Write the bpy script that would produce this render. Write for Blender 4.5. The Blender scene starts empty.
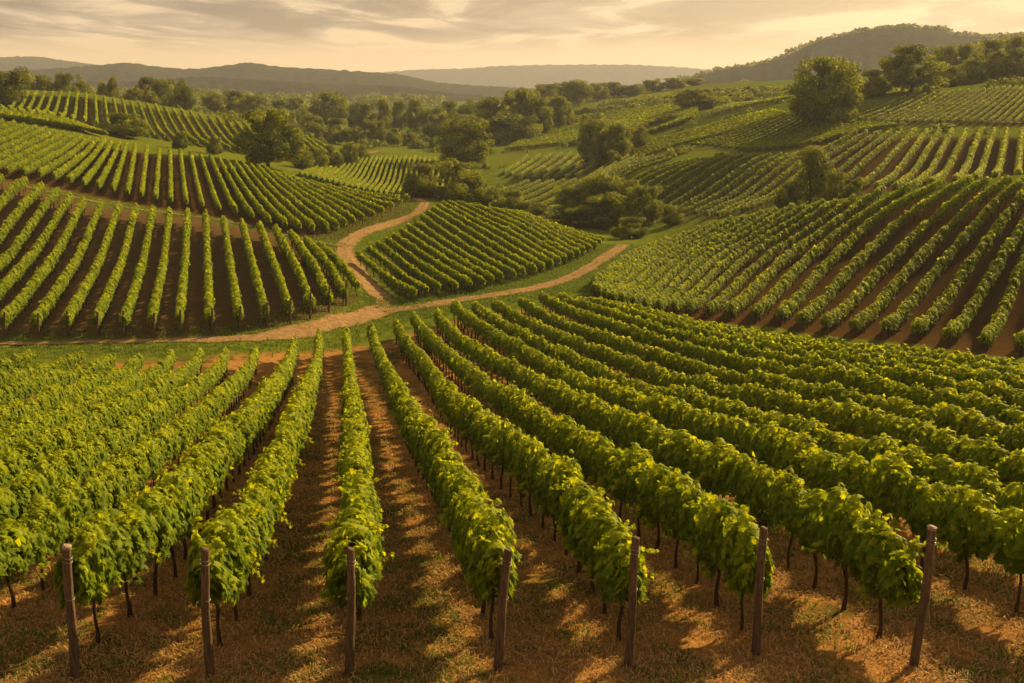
import bpy, math, random
import numpy as np
C = bpy.context.scene.collection
SC = bpy.context.scene
R = math.radians
rng = np.random.default_rng(7)
random.seed(7)

# ------------------------------------------------------------------ camera
F_PX, PITCH, W0, H0 = 1050.0, R(13.2), 1024.0, 683.0
cam_d = bpy.data.cameras.new('camera'); cam = bpy.data.objects.new('camera', cam_d); C.objects.link(cam)
cam.location = (0, 0, 0); cam.rotation_euler = (R(90) - PITCH, 0, 0)
cam_d.sensor_width = 36; cam_d.lens = F_PX / W0 * 36
cam_d.clip_start = 0.5; cam_d.clip_end = 30000
SC.camera = cam

# ------------------------------------------------------------------ sun, sky, exposure
SUN_EL, SUN_AZ = R(25), R(44)          # azimuth to the right of the view direction (+Y)
sun_d = bpy.data.lights.new('sun', 'SUN'); sun = bpy.data.objects.new('sun', sun_d); C.objects.link(sun)
sun_d.energy = 5.0; sun_d.angle = R(1.6); sun_d.color = (1.0, 0.70, 0.30)
sun.rotation_euler = (R(90) - SUN_EL, 0, -SUN_AZ + math.pi)
SC.view_settings.view_transform = 'Standard'; SC.view_settings.look = 'None'
SC.view_settings.exposure = 0.95; SC.view_settings.gamma = 1.0; SC.view_settings.use_curve_mapping = False

def ND(nt, kind, **kw):
    n = nt.nodes.new(kind)
    for k, v in kw.items():
        if k.startswith('i_'):
            key = k[2:]
            n.inputs[int(key) if key.isdigit() else key].default_value = v
        else: setattr(n, k, v)
    return n

def ramp(nt, fac, stops, interp='LINEAR'):
    n = nt.nodes.new('ShaderNodeValToRGB'); n.color_ramp.interpolation = interp
    e = n.color_ramp.elements
    while len(e) < len(stops): e.new(0.5)
    for k, (p, c) in enumerate(stops):
        e[k].position = p; e[k].color = (*c, 1) if len(c) == 3 else c
    nt.links.new(fac, n.inputs[0]); return n.outputs[0]

def mixc(nt, fac, a, b, mode='MIX'):
    n = nt.nodes.new('ShaderNodeMix'); n.data_type = 'RGBA'; n.blend_type = mode
    for sock, v in ((n.inputs[0], fac), (n.inputs[6], a), (n.inputs[7], b)):
        if hasattr(v, 'is_output') or isinstance(v, bpy.types.NodeSocket): nt.links.new(v, sock)
        elif isinstance(v, (int, float)): sock.default_value = v
        else: sock.default_value = (*v, 1) if len(v) == 3 else v
    return n.outputs[2]

def mth(nt, op, a, b=0.0, clamp=False):
    n = nt.nodes.new('ShaderNodeMath'); n.operation = op; n.use_clamp = clamp
    for sock, v in ((n.inputs[0], a), (n.inputs[1], b)):
        if isinstance(v, bpy.types.NodeSocket): nt.links.new(v, sock)
        else: sock.default_value = v
    return n.outputs[0]

def noise(nt, vec, scale, detail=4, rough=0.55, dist=0.0):
    n = ND(nt, 'ShaderNodeTexNoise'); n.inputs['Scale'].default_value = scale
    n.inputs['Detail'].default_value = detail; n.inputs['Roughness'].default_value = rough
    n.inputs['Distortion'].default_value = dist
    if vec is not None: nt.links.new(vec, n.inputs['Vector'])
    return n.outputs[0]

world = bpy.data.worlds.new('World'); SC.world = world; world.use_nodes = True
wt = world.node_tree; wt.nodes.clear()
tc = ND(wt, 'ShaderNodeTexCoord'); sep = ND(wt, 'ShaderNodeSeparateXYZ'); wt.links.new(tc.outputs['Generated'], sep.inputs[0])
X, Y, Z = sep.outputs
sky = ND(wt, 'ShaderNodeTexSky', sky_type='NISHITA', sun_disc=False, sun_elevation=SUN_EL, sun_rotation=SUN_AZ)
sky.air_density = 2.0; sky.dust_density = 6.0; sky.ozone_density = 0.6
skyc = mixc(wt, 1.0, sky.outputs[0], (0.12, 0.12, 0.12), 'MULTIPLY')
# golden vapour veil over the whole sky, brighter toward the sun and towards the horizon
zc = mth(wt, 'MAXIMUM', Z, 0.0)
veil = ramp(wt, zc, [(0.0, (0.74, 0.45, 0.205)), (0.03, (0.70, 0.455, 0.225)), (0.08, (0.56, 0.405, 0.235)), (0.17, (0.17, 0.145, 0.10)), (1.0, (0.10, 0.095, 0.075))])
sd = ND(wt, 'ShaderNodeVectorMath', operation='DOT_PRODUCT'); wt.links.new(tc.outputs['Generated'], sd.inputs[0])
sd.inputs[1].default_value = (math.sin(SUN_AZ), math.cos(SUN_AZ), 0.0)
glow = mth(wt, 'POWER', mth(wt, 'MAXIMUM', sd.outputs['Value'], 0.0), 3.0)
gm = ND(wt, 'ShaderNodeMapRange'); wt.links.new(glow, gm.inputs[0]); gm.inputs[1].default_value = 0; gm.inputs[2].default_value = 1
gm.inputs[3].default_value = 0.80; gm.inputs[4].default_value = 1.12
vs = ND(wt, 'ShaderNodeVectorMath', operation='SCALE'); wt.links.new(veil, vs.inputs[0]); wt.links.new(gm.outputs[0], vs.inputs['Scale'])
base = mixc(wt, 0.86, skyc, vs.outputs[0])
# cloud sheet on a flat layer overhead
dz = mth(wt, 'ADD', zc, 0.03)
cx = mth(wt, 'DIVIDE', X, dz); cy = mth(wt, 'DIVIDE', Y, dz)
cv = ND(wt, 'ShaderNodeCombineXYZ'); wt.links.new(mth(wt, 'MULTIPLY', cx, 0.95), cv.inputs[0]); wt.links.new(mth(wt, 'MULTIPLY', cy, 0.42), cv.inputs[1])
n1 = noise(wt, cv.outputs[0], 0.80, 8, 0.6, 0.5)
n2 = noise(wt, cv.outputs[0], 0.20, 3, 0.5)
cl = mth(wt, 'ADD', mth(wt, 'MULTIPLY', n1, 0.65), mth(wt, 'MULTIPLY', n2, 0.45))
hz = ND(wt, 'ShaderNodeMapRange'); wt.links.new(Z, hz.inputs[0]); hz.inputs[1].default_value = 0.034; hz.inputs[2].default_value = 0.056
xm = ND(wt, 'ShaderNodeMapRange'); wt.links.new(sd.outputs['Value'], xm.inputs[0]); xm.inputs[1].default_value = 0.45; xm.inputs[2].default_value = 0.98
xm.inputs[3].default_value = 1.0; xm.inputs[4].default_value = 0.4
cm = mth(wt, 'MULTIPLY', mth(wt, 'MULTIPLY', ramp(wt, cl, [(0.465, (0, 0, 0)), (0.535, (1, 1, 1))]), hz.outputs[0]), xm.outputs[0])
ccol = ramp(wt, n1, [(0.40, (0.36, 0.27, 0.175)), (0.58, (0.13, 0.10, 0.075))])
edge = ramp(wt, cl, [(0.44, (0, 0, 0)), (0.50, (1, 1, 1)), (0.57, (0, 0, 0))])
base2 = mixc(wt, mth(wt, 'MULTIPLY', mth(wt, 'MULTIPLY', edge, hz.outputs[0]), 0.25), base, (0.74, 0.57, 0.36))
fin = mixc(wt, mth(wt, 'MULTIPLY', cm, 0.9), base2, ccol)
bg = ND(wt, 'ShaderNodeBackground'); wt.links.new(fin, bg.inputs[0]); bg.inputs[1].default_value = 1.0
wo = ND(wt, 'ShaderNodeOutputWorld'); wt.links.new(bg.outputs[0], wo.inputs[0])
SC.cycles.max_bounces = 5; SC.cycles.diffuse_bounces = 2; SC.cycles.transmission_bounces = 3; SC.cycles.volume_bounces = 0
SC.cycles.transparent_max_bounces = 4; SC.cycles.caustics_reflective = False; SC.cycles.caustics_refractive = False
SC.cycles.use_denoising = True

# ------------------------------------------------------------------ pixel <-> world
cp, sp = math.cos(PITCH), math.sin(PITCH)
def ray(px, py):
    """direction of a pixel scaled so that its Y component is 1"""
    xc = (np.asarray(px, float) - 512) / F_PX; yc = (341.5 - np.asarray(py, float)) / F_PX
    dy = cp + yc * sp
    return xc / dy, (-sp + yc * cp) / dy      # X per Y, Z per Y
def project(p):
    x, y, z = p
    d = y * cp - z * sp; v = y * sp + z * cp
    return 512 + F_PX * x / d, 341.5 - F_PX * v / d

# ------------------------------------------------------------------ terrain: lofted between feature lines
OFF = 8.0
PXS = [-420, -200, 0, 100, 200, 300, 345, 400, 450, 500, 560, 600, 650, 700, 800, 900, 1024, 1250, 1500]
FEAT = []
def feat_all(Yv, zs):                       # constant distance, z per column key
    FEAT.append([(px, Yv, None, z) for px, z in zs])
def feat(rows): FEAT.append([(px, Yd, py, None) for px, py, Yd in rows])
feat_all(-7.0, [(-400, -4.6), (1500, -4.6)])
feat_all(2.0, [(-400, -6.15), (1500, -6.15)])
feat_all(14.6, [(-400, -8.5), (0, -8.55), (1000, -8.5), (1500, -8.3)])
feat_all(25.0, [(-400, -10.6), (0, -10.5), (512, -10.5), (800, -10.3), (1024, -10.1), (1500, -9.6)])
feat_all(38.0, [(-400, -13.1), (0, -12.9), (512, -12.9), (800, -12.5), (1024, -12.3), (1500, -11.5)])
feat_all(48.0, [(-400, -14.8), (0, -14.6), (512, -14.8), (700, -14.2), (800, -13.7), (1024, -13.35), (1500, -12.5)])
FEAT.append([(-400, 63, None, -17.1), (0, 62, None, -16.8), (200, 64, None, -16.9), (345, 74, None, -18.1), (436, 80, None, -18.0), (513, 86, None, -17.9),
             (565, 86, None, -17.6), (605, 76, None, -16.4), (700, 64, None, -15.5), (800, 60, None, -15.3), (1024, 57, None, -15.2), (1500, 54, None, -14.5)])
feat([(-400,338,72),(0,336,74),(200,335,74),(300,326,78),(345,318,83),(400,303,92),(500,289,99),(560,278,108),(600,283,104),(700,312,88),(800,328,82),(900,338,78),(1024,348,74),(1500,370,66)])
feat([(-400,270,94),(0,275,94),(100,280,94),(200,282,94),(300,275,94),(345,262,102),(400,255,116),(500,250,130),(560,252,130),(600,255,126),(650,262,118),(700,263,112),(800,262,103),(900,258,97),(1024,252,90),(1500,225,80)])
feat([(-400,150,132),(-200,165,130),(0,183,128),(20,187,128),(117,206,126),(219,220,124),(320,243,114),(345,247,112),(400,222,148),(430,207,162),(500,216,168),(560,226,158),(600,241,145),(650,240,146),(700,224,142),(800,206,130),(900,190,119),(1024,175,110),(1500,140,100)])
feat([(-400,143,138),(-200,160,136),(0,177,135),(117,200,132),(219,215,130),(320,238,120),(345,236,124),(400,213,157),(430,205,170),(500,218,176),(560,226,170),(600,232,165),(650,232,162),(700,224,156),(800,209,144),(900,196,134),(1024,182,126),(1500,150,115)])
feat([(-400,120,168),(-200,135,168),(0,148,165),(100,165,162),(200,181,159),(300,202,152),(345,208,152),(400,207,170),(430,200,185),(500,208,190),(600,219,185),(640,216,178),(700,210,172),(800,200,160),(900,186,152),(1024,178,146),(1500,145,135)])
feat([(-400,92,205),(-200,105,203),(0,120,200),(60,130,198),(111,140,196),(200,155,193),(266,168,190),(300,178,188),(345,190,186),(400,199,190),(430,194,200),(500,194,215),(570,188,215),(640,170,205),(700,165,198),(800,160,188),(870,158,178),(1024,152,168),(1500,130,155)])
feat([(-400,85,228),(-200,94,228),(0,109,225),(60,117,222),(108,137,214),(200,153,208),(300,170,208),(345,181,212),(400,187,222),(450,184,232),(500,178,240),(570,176,240),(640,160,235),(700,150,222),(760,148,214),(830,136,208),(870,130,202),(1024,125,196),(1500,112,180)])
feat([(-400,100,246),(-200,105,246),(0,114,245),(60,120,244),(108,126,242),(200,145,240),(300,162,240),(345,166,245),(400,168,250),(450,168,258),(500,168,262),(570,165,262),(640,150,262),(700,138,255),(800,115,238),(860,113,230),(900,110,224),(1024,104,216),(1500,95,200)])
feat([(-400,78,290),(0,88,290),(50,91,290),(86,92,290),(105,96,290),(155,104,292),(225,118,294),(300,136,294),(345,150,292),(400,154,294),(450,156,300),(500,150,305),(570,146,305),(640,130,310),(700,116,300),(780,103,268),(860,93,255),(910,91,252),(980,84,250),(1024,78,250),(1500,60,240)])
feat([(-400,95,340),(0,104,340),(100,110,340),(200,120,340),(300,138,335),(345,148,330),(400,146,335),(450,146,345),(500,140,350),(570,132,355),(640,118,360),(700,106,355),(780,104,340),(860,100,320),(1024,84,310),(1500,64,300)])
feat([(-400,96,430),(0,100,430),(200,112,430),(300,125,430),(400,132,430),(500,128,430),(560,116,430),(600,110,430),(640,106,430),(700,97,430),(780,92,430),(860,86,420),(950,74,410),(1024,66,400),(1500,50,390)])
feat([(-400,96,620),(0,98,620),(200,106,620),(300,114,620),(400,118,620),(480,114,620),(560,98,600),(640,92,600),(700,84,600),(780,80,590),(860,74,560),(950,58,520),(1024,46,500),(1500,30,480)])
feat([(-400,95,1000),(0,97,1000),(300,104,1000),(450,106,1000),(560,104,900),(700,98,800),(860,96,800),(1024,90,800),(1500,85,800)])
feat([(-400,95,2500),(1500,95,2500)])
feat([(-400,95.5,5700),(1500,95.5,5700)])

NU, NV = 620, 860
ug = np.linspace(-1.05, 1.05, NU)
def hermite(xs, ys, x):
    """monotone cubic through xs, ys"""
    xs = np.asarray(xs, float); ys = np.asarray(ys, float)
    h = np.diff(xs); d = np.diff(ys) / h
    m = np.zeros(len(xs)); m[0] = d[0]; m[-1] = d[-1]
    same = d[:-1] * d[1:] > 0
    w1 = 2 * h[1:] + h[:-1]; w2 = h[1:] + 2 * h[:-1]
    den = np.where(same, w1 / np.where(d[:-1] == 0, 1, d[:-1]) + w2 / np.where(d[1:] == 0, 1, d[1:]), 1)
    m[1:-1] = np.where(same, (w1 + w2) / den, 0)
    x = np.clip(x, xs[0], xs[-1]); k = np.clip(np.searchsorted(xs, x) - 1, 0, len(xs) - 2)
    t = (x - xs[k]) / h[k]
    return ((2*t**3 - 3*t**2 + 1) * ys[k] + (t**3 - 2*t**2 + t) * h[k] * m[k] + (-2*t**3 + 3*t**2) * ys[k+1] + (t**3 - t**2) * h[k] * m[k+1])
fv, fz = [], []
for f in FEAT:
    us, vs_, zs_ = [], [], []
    for px, Yd, py, z in f:
        if py is None:
            d = max(Yd, 1.0) * cp - z * sp if Yd > 1 else None
            x = (px - 512) / F_PX * (d if d else 8.0)
        else:
            a, b = ray(px, py); x = a * Yd; z = b * Yd
        us.append(x / (Yd + OFF)); vs_.append(math.log(Yd + OFF)); zs_.append(z)
    fv.append(hermite(us, vs_, ug)); fz.append(hermite(us, zs_, ug))
fv = np.array(fv); fz = np.array(fz)
kern = np.exp(-0.5 * (np.arange(-9, 10) / 3.6) ** 2); kern /= kern.sum()
for a in (fv, fz):
    for k in range(len(a)): a[k] = np.convolve(np.pad(a[k], 9, mode='edge'), kern, 'valid')
vg = np.concatenate([np.linspace(math.log(1.0), math.log(20), 90, endpoint=False),
                     np.linspace(math.log(20), math.log(420), 640, endpoint=False), np.linspace(math.log(420), math.log(5608), NV - 730)])
ZG = np.zeros((NV, NU))
for j in range(NU): ZG[:, j] = hermite(fv[:, j], fz[:, j], vg)
kv = np.exp(-0.5 * (np.arange(-6, 7) / 2.6) ** 2); kv /= kv.sum()
for j in range(NU): ZG[:, j] = np.convolve(np.pad(ZG[:, j], 6, mode='edge'), kv, 'valid')
UU, VV = np.meshgrid(ug, vg); YY = np.exp(VV) - OFF; XX = UU * (YY + OFF)
# gentle natural unevenness
def vnoise(x, y, s, seed):
    r_ = np.random.default_rng(seed); out = 0
    for k in range(7):
        a = r_.uniform(0, 2*math.pi); fr = (0.6 + r_.random() * 1.3) * 2*math.pi / s
        out = out + np.sin((x*math.cos(a) + y*math.sin(a)) * fr + r_.uniform(0, 6.28))
    return out / 7
ZG += 0.07 * vnoise(XX, YY, 5.0, 1) * np.clip((YY) / 10, 0.3, 1) + 0.03 * vnoise(XX, YY, 1.7, 2) * (YY < 120)
def H(x, y):
    x = np.asarray(x, float); y = np.asarray(y, float)
    v = np.log(np.maximum(y + OFF, 1.001)); u = x / (y + OFF)
    fj = np.clip((u - ug[0]) / (ug[1] - ug[0]), 0, NU - 1.001); j = fj.astype(int); fj = fj - j
    i = np.clip(np.searchsorted(vg, v) - 1, 0, NV - 2); fi = np.clip((v - vg[i]) / (vg[i+1] - vg[i]), 0, 1)
    return (ZG[i, j]*(1-fi)*(1-fj) + ZG[i+1, j]*fi*(1-fj) + ZG[i, j+1]*(1-fi)*fj + ZG[i+1, j+1]*fi*fj)
_ys = np.exp(np.linspace(math.log(3.0), math.log(900), 6000))
def hit(px, py, h=0.0, near=None):
    """where the ray of a pixel meets the ground raised by h (first crossing beyond near)"""
    a, b = ray(px, py); x = a * _ys; z = b * _ys
    below = z < H(x, _ys) + h
    if near is not None: below &= _ys > near
    k = np.argmax(below)
    if not below[k]: k = int(np.argmin(np.abs(_ys - 300)))
    return np.array([a * _ys[k], _ys[k]])

# ------------------------------------------------------------------ helpers
def tag(o, label=None, cat=None, group=None, kind=None):
    if label: o['label'] = label
    if cat: o['category'] = cat
    if group: o['group'] = group
    if kind: o['kind'] = kind
    return o
def empty(name, loc, rz=0.0):
    o = bpy.data.objects.new(name, None); o.location = loc; o.rotation_euler = (0, 0, rz); o.empty_display_size = 0.2; C.objects.link(o); return o
def mesh_np(name, V, faces, mats, mat_idx=None, cols=None, smooth=False):
    """V (n,3); faces: list of int arrays (m,k); cols: (n,) per-vertex tint value"""
    me = bpy.data.meshes.new(name); V = np.asarray(V, np.float32)
    me.vertices.add(len(V)); me.vertices.foreach_set('co', V.ravel())
    nl = sum(f.size for f in faces); nf = sum(len(f) for f in faces)
    me.loops.add(nl); me.loops.foreach_set('vertex_index', np.concatenate([f.ravel() for f in faces]).astype(np.int32))
    me.polygons.add(nf)
    tot = np.concatenate([np.full(len(f), f.shape[1]) for f in faces]).astype(np.int32)
    st = np.concatenate([[0], np.cumsum(tot)[:-1]]).astype(np.int32)
    me.polygons.foreach_set('loop_start', st)
    try: me.polygons.foreach_set('loop_total', tot)
    except Exception: pass
    for m in mats: me.materials.append(m)
    if mat_idx is not None: me.polygons.foreach_set('material_index', np.concatenate([np.full(len(f), k) for f, k in zip(faces, mat_idx)]).astype(np.int32))
    me.polygons.foreach_set('use_smooth', np.full(nf, smooth))
    if cols is not None:
        at = me.attributes.new('tint', 'FLOAT', 'POINT'); at.data.foreach_set('value', np.asarray(cols, np.float32))
    me.update(calc_edges=True); return me
def link(name, me, parent=None, loc=(0, 0, 0)):
    o = bpy.data.objects.new(name, me); o.location = loc; C.objects.link(o)
    if parent is not None: o.parent = parent
    return o
def new_mat(name):
    m = bpy.data.materials.new(name); m.use_nodes = True; m.node_tree.nodes.clear(); return m, m.node_tree
def out(nt, sh):
    o = nt.nodes.new('ShaderNodeOutputMaterial'); nt.links.new(sh, o.inputs[0]); return o

# ------------------------------------------------------------------ materials
def leaf_material(name, dark, mid, light, trans, tfac=0.42, rough=0.5, spec=0.25, patch=0.35):
    m, nt = new_mat(name)
    at = ND(nt, 'ShaderNodeAttribute', attribute_name='tint'); geo = ND(nt, 'ShaderNodeNewGeometry')
    n = noise(nt, geo.outputs['Position'], patch, 3)
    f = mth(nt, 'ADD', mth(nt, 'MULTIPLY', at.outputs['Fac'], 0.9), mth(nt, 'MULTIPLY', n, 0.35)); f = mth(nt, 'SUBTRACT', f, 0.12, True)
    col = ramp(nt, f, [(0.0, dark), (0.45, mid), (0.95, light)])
    p = ND(nt, 'ShaderNodeBsdfPrincipled'); nt.links.new(col, p.inputs['Base Color']); p.inputs['Roughness'].default_value = rough
    p.inputs['Specular IOR Level'].default_value = spec
    t = ND(nt, 'ShaderNodeBsdfTranslucent'); nt.links.new(mixc(nt, 1.0, col, trans, 'MULTIPLY'), t.inputs[0])
    mx = ND(nt, 'ShaderNodeMixShader'); mx.inputs[0].default_value = tfac
    nt.links.new(p.outputs[0], mx.inputs[1]); nt.links.new(t.outputs[0], mx.inputs[2]); out(nt, mx.outputs[0]); return m
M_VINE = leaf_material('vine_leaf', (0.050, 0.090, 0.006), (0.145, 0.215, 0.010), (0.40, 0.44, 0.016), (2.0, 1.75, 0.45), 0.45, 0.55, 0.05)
M_TREE = leaf_material('tree_leaf', (0.045, 0.066, 0.009), (0.13, 0.165, 0.017), (0.32, 0.34, 0.03), (1.75, 1.6, 0.5), 0.38, 0.6, 0.08, 0.12)
M_GRASS = leaf_material('grass_blade', (0.04, 0.08, 0.010), (0.09, 0.15, 0.017), (0.18, 0.23, 0.03), (1.6, 1.5, 0.6), 0.3, 0.6, 0.15, 0.6)
M_STRAW = leaf_material('straw_blade', (0.17, 0.09, 0.035), (0.36, 0.20, 0.07), (0.58, 0.38, 0.15), (1.3, 1.1, 0.7), 0.2, 0.7, 0.15, 0.6)
def bark(name, a, b, sc=9.0):
    m, nt = new_mat(name)
    tcn = ND(nt, 'ShaderNodeTexCoord'); mp = ND(nt, 'ShaderNodeMapping'); mp.inputs['Scale'].default_value = (1, 1, 0.14)
    nt.links.new(tcn.outputs['Object'], mp.inputs[0]); n = noise(nt, mp.outputs[0], sc * 4, 6, 0.65)
    col = ramp(nt, n, [(0.3, a), (0.7, b)])
    p = ND(nt, 'ShaderNodeBsdfPrincipled'); nt.links.new(col, p.inputs['Base Color']); p.inputs['Roughness'].default_value = 0.85
    p.inputs['Specular IOR Level'].default_value = 0.2
    b_ = ND(nt, 'ShaderNodeBump'); b_.inputs['Strength'].default_value = 0.8; b_.inputs['Distance'].default_value = 0.02
    nt.links.new(n, b_.inputs['Height']); nt.links.new(b_.outputs[0], p.inputs['Normal']); out(nt, p.outputs[0]); return m
M_TRUNK = bark('vine_bark', (0.03, 0.017, 0.010), (0.10, 0.055, 0.03))
M_BARK = bark('tree_bark', (0.05, 0.035, 0.022), (0.14, 0.10, 0.065), 2.0)
M_POST = bark('weathered_wood', (0.04, 0.026, 0.016), (0.19, 0.125, 0.075), 6.0)
M_CUT = bark('cut_wood', (0.20, 0.16, 0.12), (0.42, 0.34, 0.26), 12.0)
m, nt = new_mat('wire_metal'); p = ND(nt, 'ShaderNodeBsdfPrincipled'); p.inputs['Base Color'].default_value = (0.25, 0.22, 0.19, 1)
p.inputs['Metallic'].default_value = 0.8; p.inputs['Roughness'].default_value = 0.5; out(nt, p.outputs[0]); M_WIRE = m
# ------------------------------------------------------------------ vine rows: guide rows give real paths on the ground
# guide: (index, [(px, py, height above ground, near limit) ...])
def resample(P, n=16):
    P = np.asarray(P, float); d = np.concatenate([[0], np.cumsum(np.linalg.norm(np.diff(P, axis=0), axis=1))])
    t = np.linspace(0, d[-1], n)
    if len(P) == 2: return np.stack([np.interp(t, d, P[:, 0]), np.interp(t, d, P[:, 1])], 1)
    return np.stack([hermite(d, P[:, 0], t), hermite(d, P[:, 1], t)], 1)
def rows_from(guides, near=None, h=1.5):
    G = []
    for gi, pts in guides:
        P = []
        for q in pts:
            hh = q[2] if len(q) > 2 else h
            P.append(hit(q[0], q[1], hh, near))
        G.append((gi, resample(P)))
    G.sort(key=lambda g: g[0]); idx = [g[0] for g in G]; A = np.array([g[1] for g in G])
    out_ = []
    for r in range(int(math.ceil(idx[0])), int(idx[-1]) + 1):
        Q = np.zeros((16, 2))
        for k in range(16):
            Q[k, 0] = hermite(idx, A[:, k, 0], np.array([r]))[0]; Q[k, 1] = hermite(idx, A[:, k, 1], np.array([r]))[0]
        out_.append((r, Q))
    return out_
g = 1.8
FIELDS = {}
# foreground block: rows -9..-1 left, 0..6 are the rows with an end post, 7.. run off to the right
FIELDS['fore'] = dict(soil='straw', h=1.95, near=None, guides=[
 (-9, [(30,347,g),(-110,372,g)]),
 (-8, [(82,345,g),(0,367,g),(-100,390,g)]),
 (-6, [(141,348,g),(59,384,g),(0,405,g),(-80,432,g)]),
 (-4, [(199,345,g),(132,390,g),(0,449,g),(-70,480,g)]),
 (-2, [(255,342,g),(205,396,g),(146,437,g),(73,484,g),(0,516,g),(-60,545,g)]),
 (-1, [(294,336,g),(259,397,g),(205,450,g),(130,518,g),(78,662,0)]),
 (0,  [(319,330,g),(305,388,g),(273,456,g),(236,520,g),(211,662,0)]),
 (1,  [(346,327,g),(352,397,g),(356,480,g),(355,540,g),(350,660,0)]),
 (2,  [(371,324,g),(387,365,g),(411,409,g),(452,467,g),(498,658,0)]),
 (3,  [(396,320,g),(423,356,g),(464,403,g),(523,445,g),(584,492,g),(628,655,0)]),
 (4,  [(412,311,g),(449,350,g),(500,388,g),(597,443,g),(680,486,g),(755,645,0)]),
 (5,  [(436,308,g),(464,338,g),(538,378,g),(626,419,g),(744,463,g),(900,655,0)]),
 (6,  [(454,302,g),(500,334,g),(553,362,g),(656,400,g),(773,439,g),(900,476,g),(1024,516,g),(1120,548,g)]),
 (8,  [(494,296,g),(560,330,g),(640,358,g),(724,381,g),(841,403,g),(929,423,g),(1024,448,g),(1140,478,g)]),
 (10, [(541,289,g),(620,318,g),(724,347,g),(850,370,g),(1024,402,g),(1150,424,g)]),
 (12, [(575,292,g),(660,312,g),(760,336,g),(880,352,g),(1024,376,g),(1150,394,g)]),
 (15, [(612,298,g),(700,316,g),(800,332,g),(900,342,g),(1024,356,g),(1150,370,g)]),
])
FIELDS['left_near'] = dict(soil='dark', h=1.8, w=1.12, near=70, guides=[
 (-7, [(-230,330,0),(-40,176,0.7)]), (-4, [(-120,334,0),(25,186,0.7)]), (-1, [(-30,338,0),(72,201,0.7)]),
 (0, [(4,338,0),(84,207,0.7)]), (3, [(97,338,0),(137,212,0.7)]), (6, [(180,336,0),(188,217,0.7)]), (8, [(240,332,0),(224,225,0.7)]),
 (10, [(290,324,0),(260,231,0.7)]), (12, [(330,313,0),(291,239,0.7)]), (14, [(358,300,0),(318,251,0.7)])])
FIELDS['left_far'] = dict(w=0.95, soil='brown', h=1.6, near=110, guides=[
 (-20, [(-200,165,0),(-30,113,g)]), (-16, [(-120,170,0),(15,119,g)]), (-12, [(-30,176,0),(55,127,g)]), (-8, [(40,182,0),(90,134,g)]),
 (-5, [(84,191,0),(112,138,g)]), (-2, [(128,200,0),(135,141,g)]), (0, [(156,205,0),(159,145,g)]), (3, [(203,213,0),(190,148,g)]),
 (5, [(236,219,0),(210,152,g)]), (7, [(270,229,0),(227,157,g)]), (9, [(300,235,0),(243,160,g)]), (12, [(338,234,0),(266,165,g)]),
 (14, [(354,228,0),(284,171,g)]), (17, [(384,218,0),(312,178,g)]), (20, [(410,204,0),(350,186,g)])])
FIELDS['middle'] = dict(w=0.85, soil='green', h=1.35, near=84, guides=[
 (0, [(357,250,1.4),(387,273,1.4),(413,302,0)]), (2, [(377,239,1.4),(408,262,1.4),(440,297,0)]), (4, [(393,231,1.4),(430,255,1.4),(470,293,0)]),
 (7, [(415,218,1.4),(455,245,1.4),(503,286,0)]), (10, [(432,205,1.4),(478,232,1.4),(535,278,0)]), (13, [(448,199,1.4),(505,226,1.4),(560,269,0)]),
 (17, [(490,205,1.4),(540,224,1.4),(585,258,0)]), (21, [(545,219,1.4),(580,230,1.4),(606,247,0)])])
FIELDS['right_near'] = dict(w=1.05, soil='brown', h=1.5, near=70, guides=[
 (-3, [(1095,345,g),(1130,285,g),(1160,220,g),(1175,170,g)]), (-1, [(1020,335,g),(1058,280,g),(1085,225,g),(1100,172,g)]),
 (0, [(985,330,g),(1024,254,g),(1065,172,g)]), (1, [(948,325,g),(987,277,g),(1024,218,g),(1052,170,g)]),
 (3, [(886,318,g),(936,265,g),(990,203,g),(1026,173,g)]), (5, [(825,314,g),(882,262,g),(936,211,g),(992,172,g)]), (7, [(780,306,g),(827,258,g),(885,207,g),(944,177,g)]),
 (9, [(729,302,g),(792,247,g),(880,186,g)]), (11, [(690,298,g),(752,247,g),(838,193,g)]), (14, [(645,293,g),(712,246,g),(792,201,g)]),
 (17, [(612,287,g),(672,250,g),(745,211,g)]), (20, [(594,280,g),(642,250,g),(700,222,g)]), (22, [(594,272,g),(628,250,g),(668,232,g)])])
FIELDS['right_middle'] = dict(w=1.0, soil='green', h=1.4, near=152, guides=[
 (-1, [(742,206,g),(814,172,g)]), (0, [(728,209,g),(806,163,g)]), (4, [(684,206,g),(781,150,g)]), (8, [(645,200,g),(730,151,g)]), (12, [(618,186,g),(690,156,g)])])
FIELDS['right_slope'] = dict(w=1.05, soil='brown', h=1.5, near=134, guides=[
 (-4, [(1080,172,g),(1072,127,g)]), (-1, [(1018,174,g),(1022,127,g)]), (0, [(995,176,g),(1007,127,g)]), (2, [(955,178,g),(981,127,g)]), (4, [(913,180,g),(952,127,g)]),
 (6, [(876,182,g),(928,127,g)]), (8, [(845,176,g),(903,127,g)]), (10, [(830,161,g),(880,127,g)]), (12, [(815,150,g),(857,127,g)])])
FIELDS['right_shoulder'] = dict(w=0.75, soil='green', h=1.1, near=200, guides=[
 (0, [(820,142,g),(862,121,g)]), (10, [(740,143,g),(822,112,g)]), (18, [(690,140,g),(778,107,g)])])
FIELDS['right_top'] = dict(w=0.72, soil='green', h=1.15, near=195, guides=[
 (-6, [(1070,116,g),(1100,78,g)]), (0, [(1015,116,g),(1050,80,g)]), (5, [(970,116,g),(1018,81,g)]), (10, [(925,116,g),(985,84,g)]), (15, [(885,116,g),(945,87,g)]), (19, [(850,114,g),(905,92,g)])])
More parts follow.
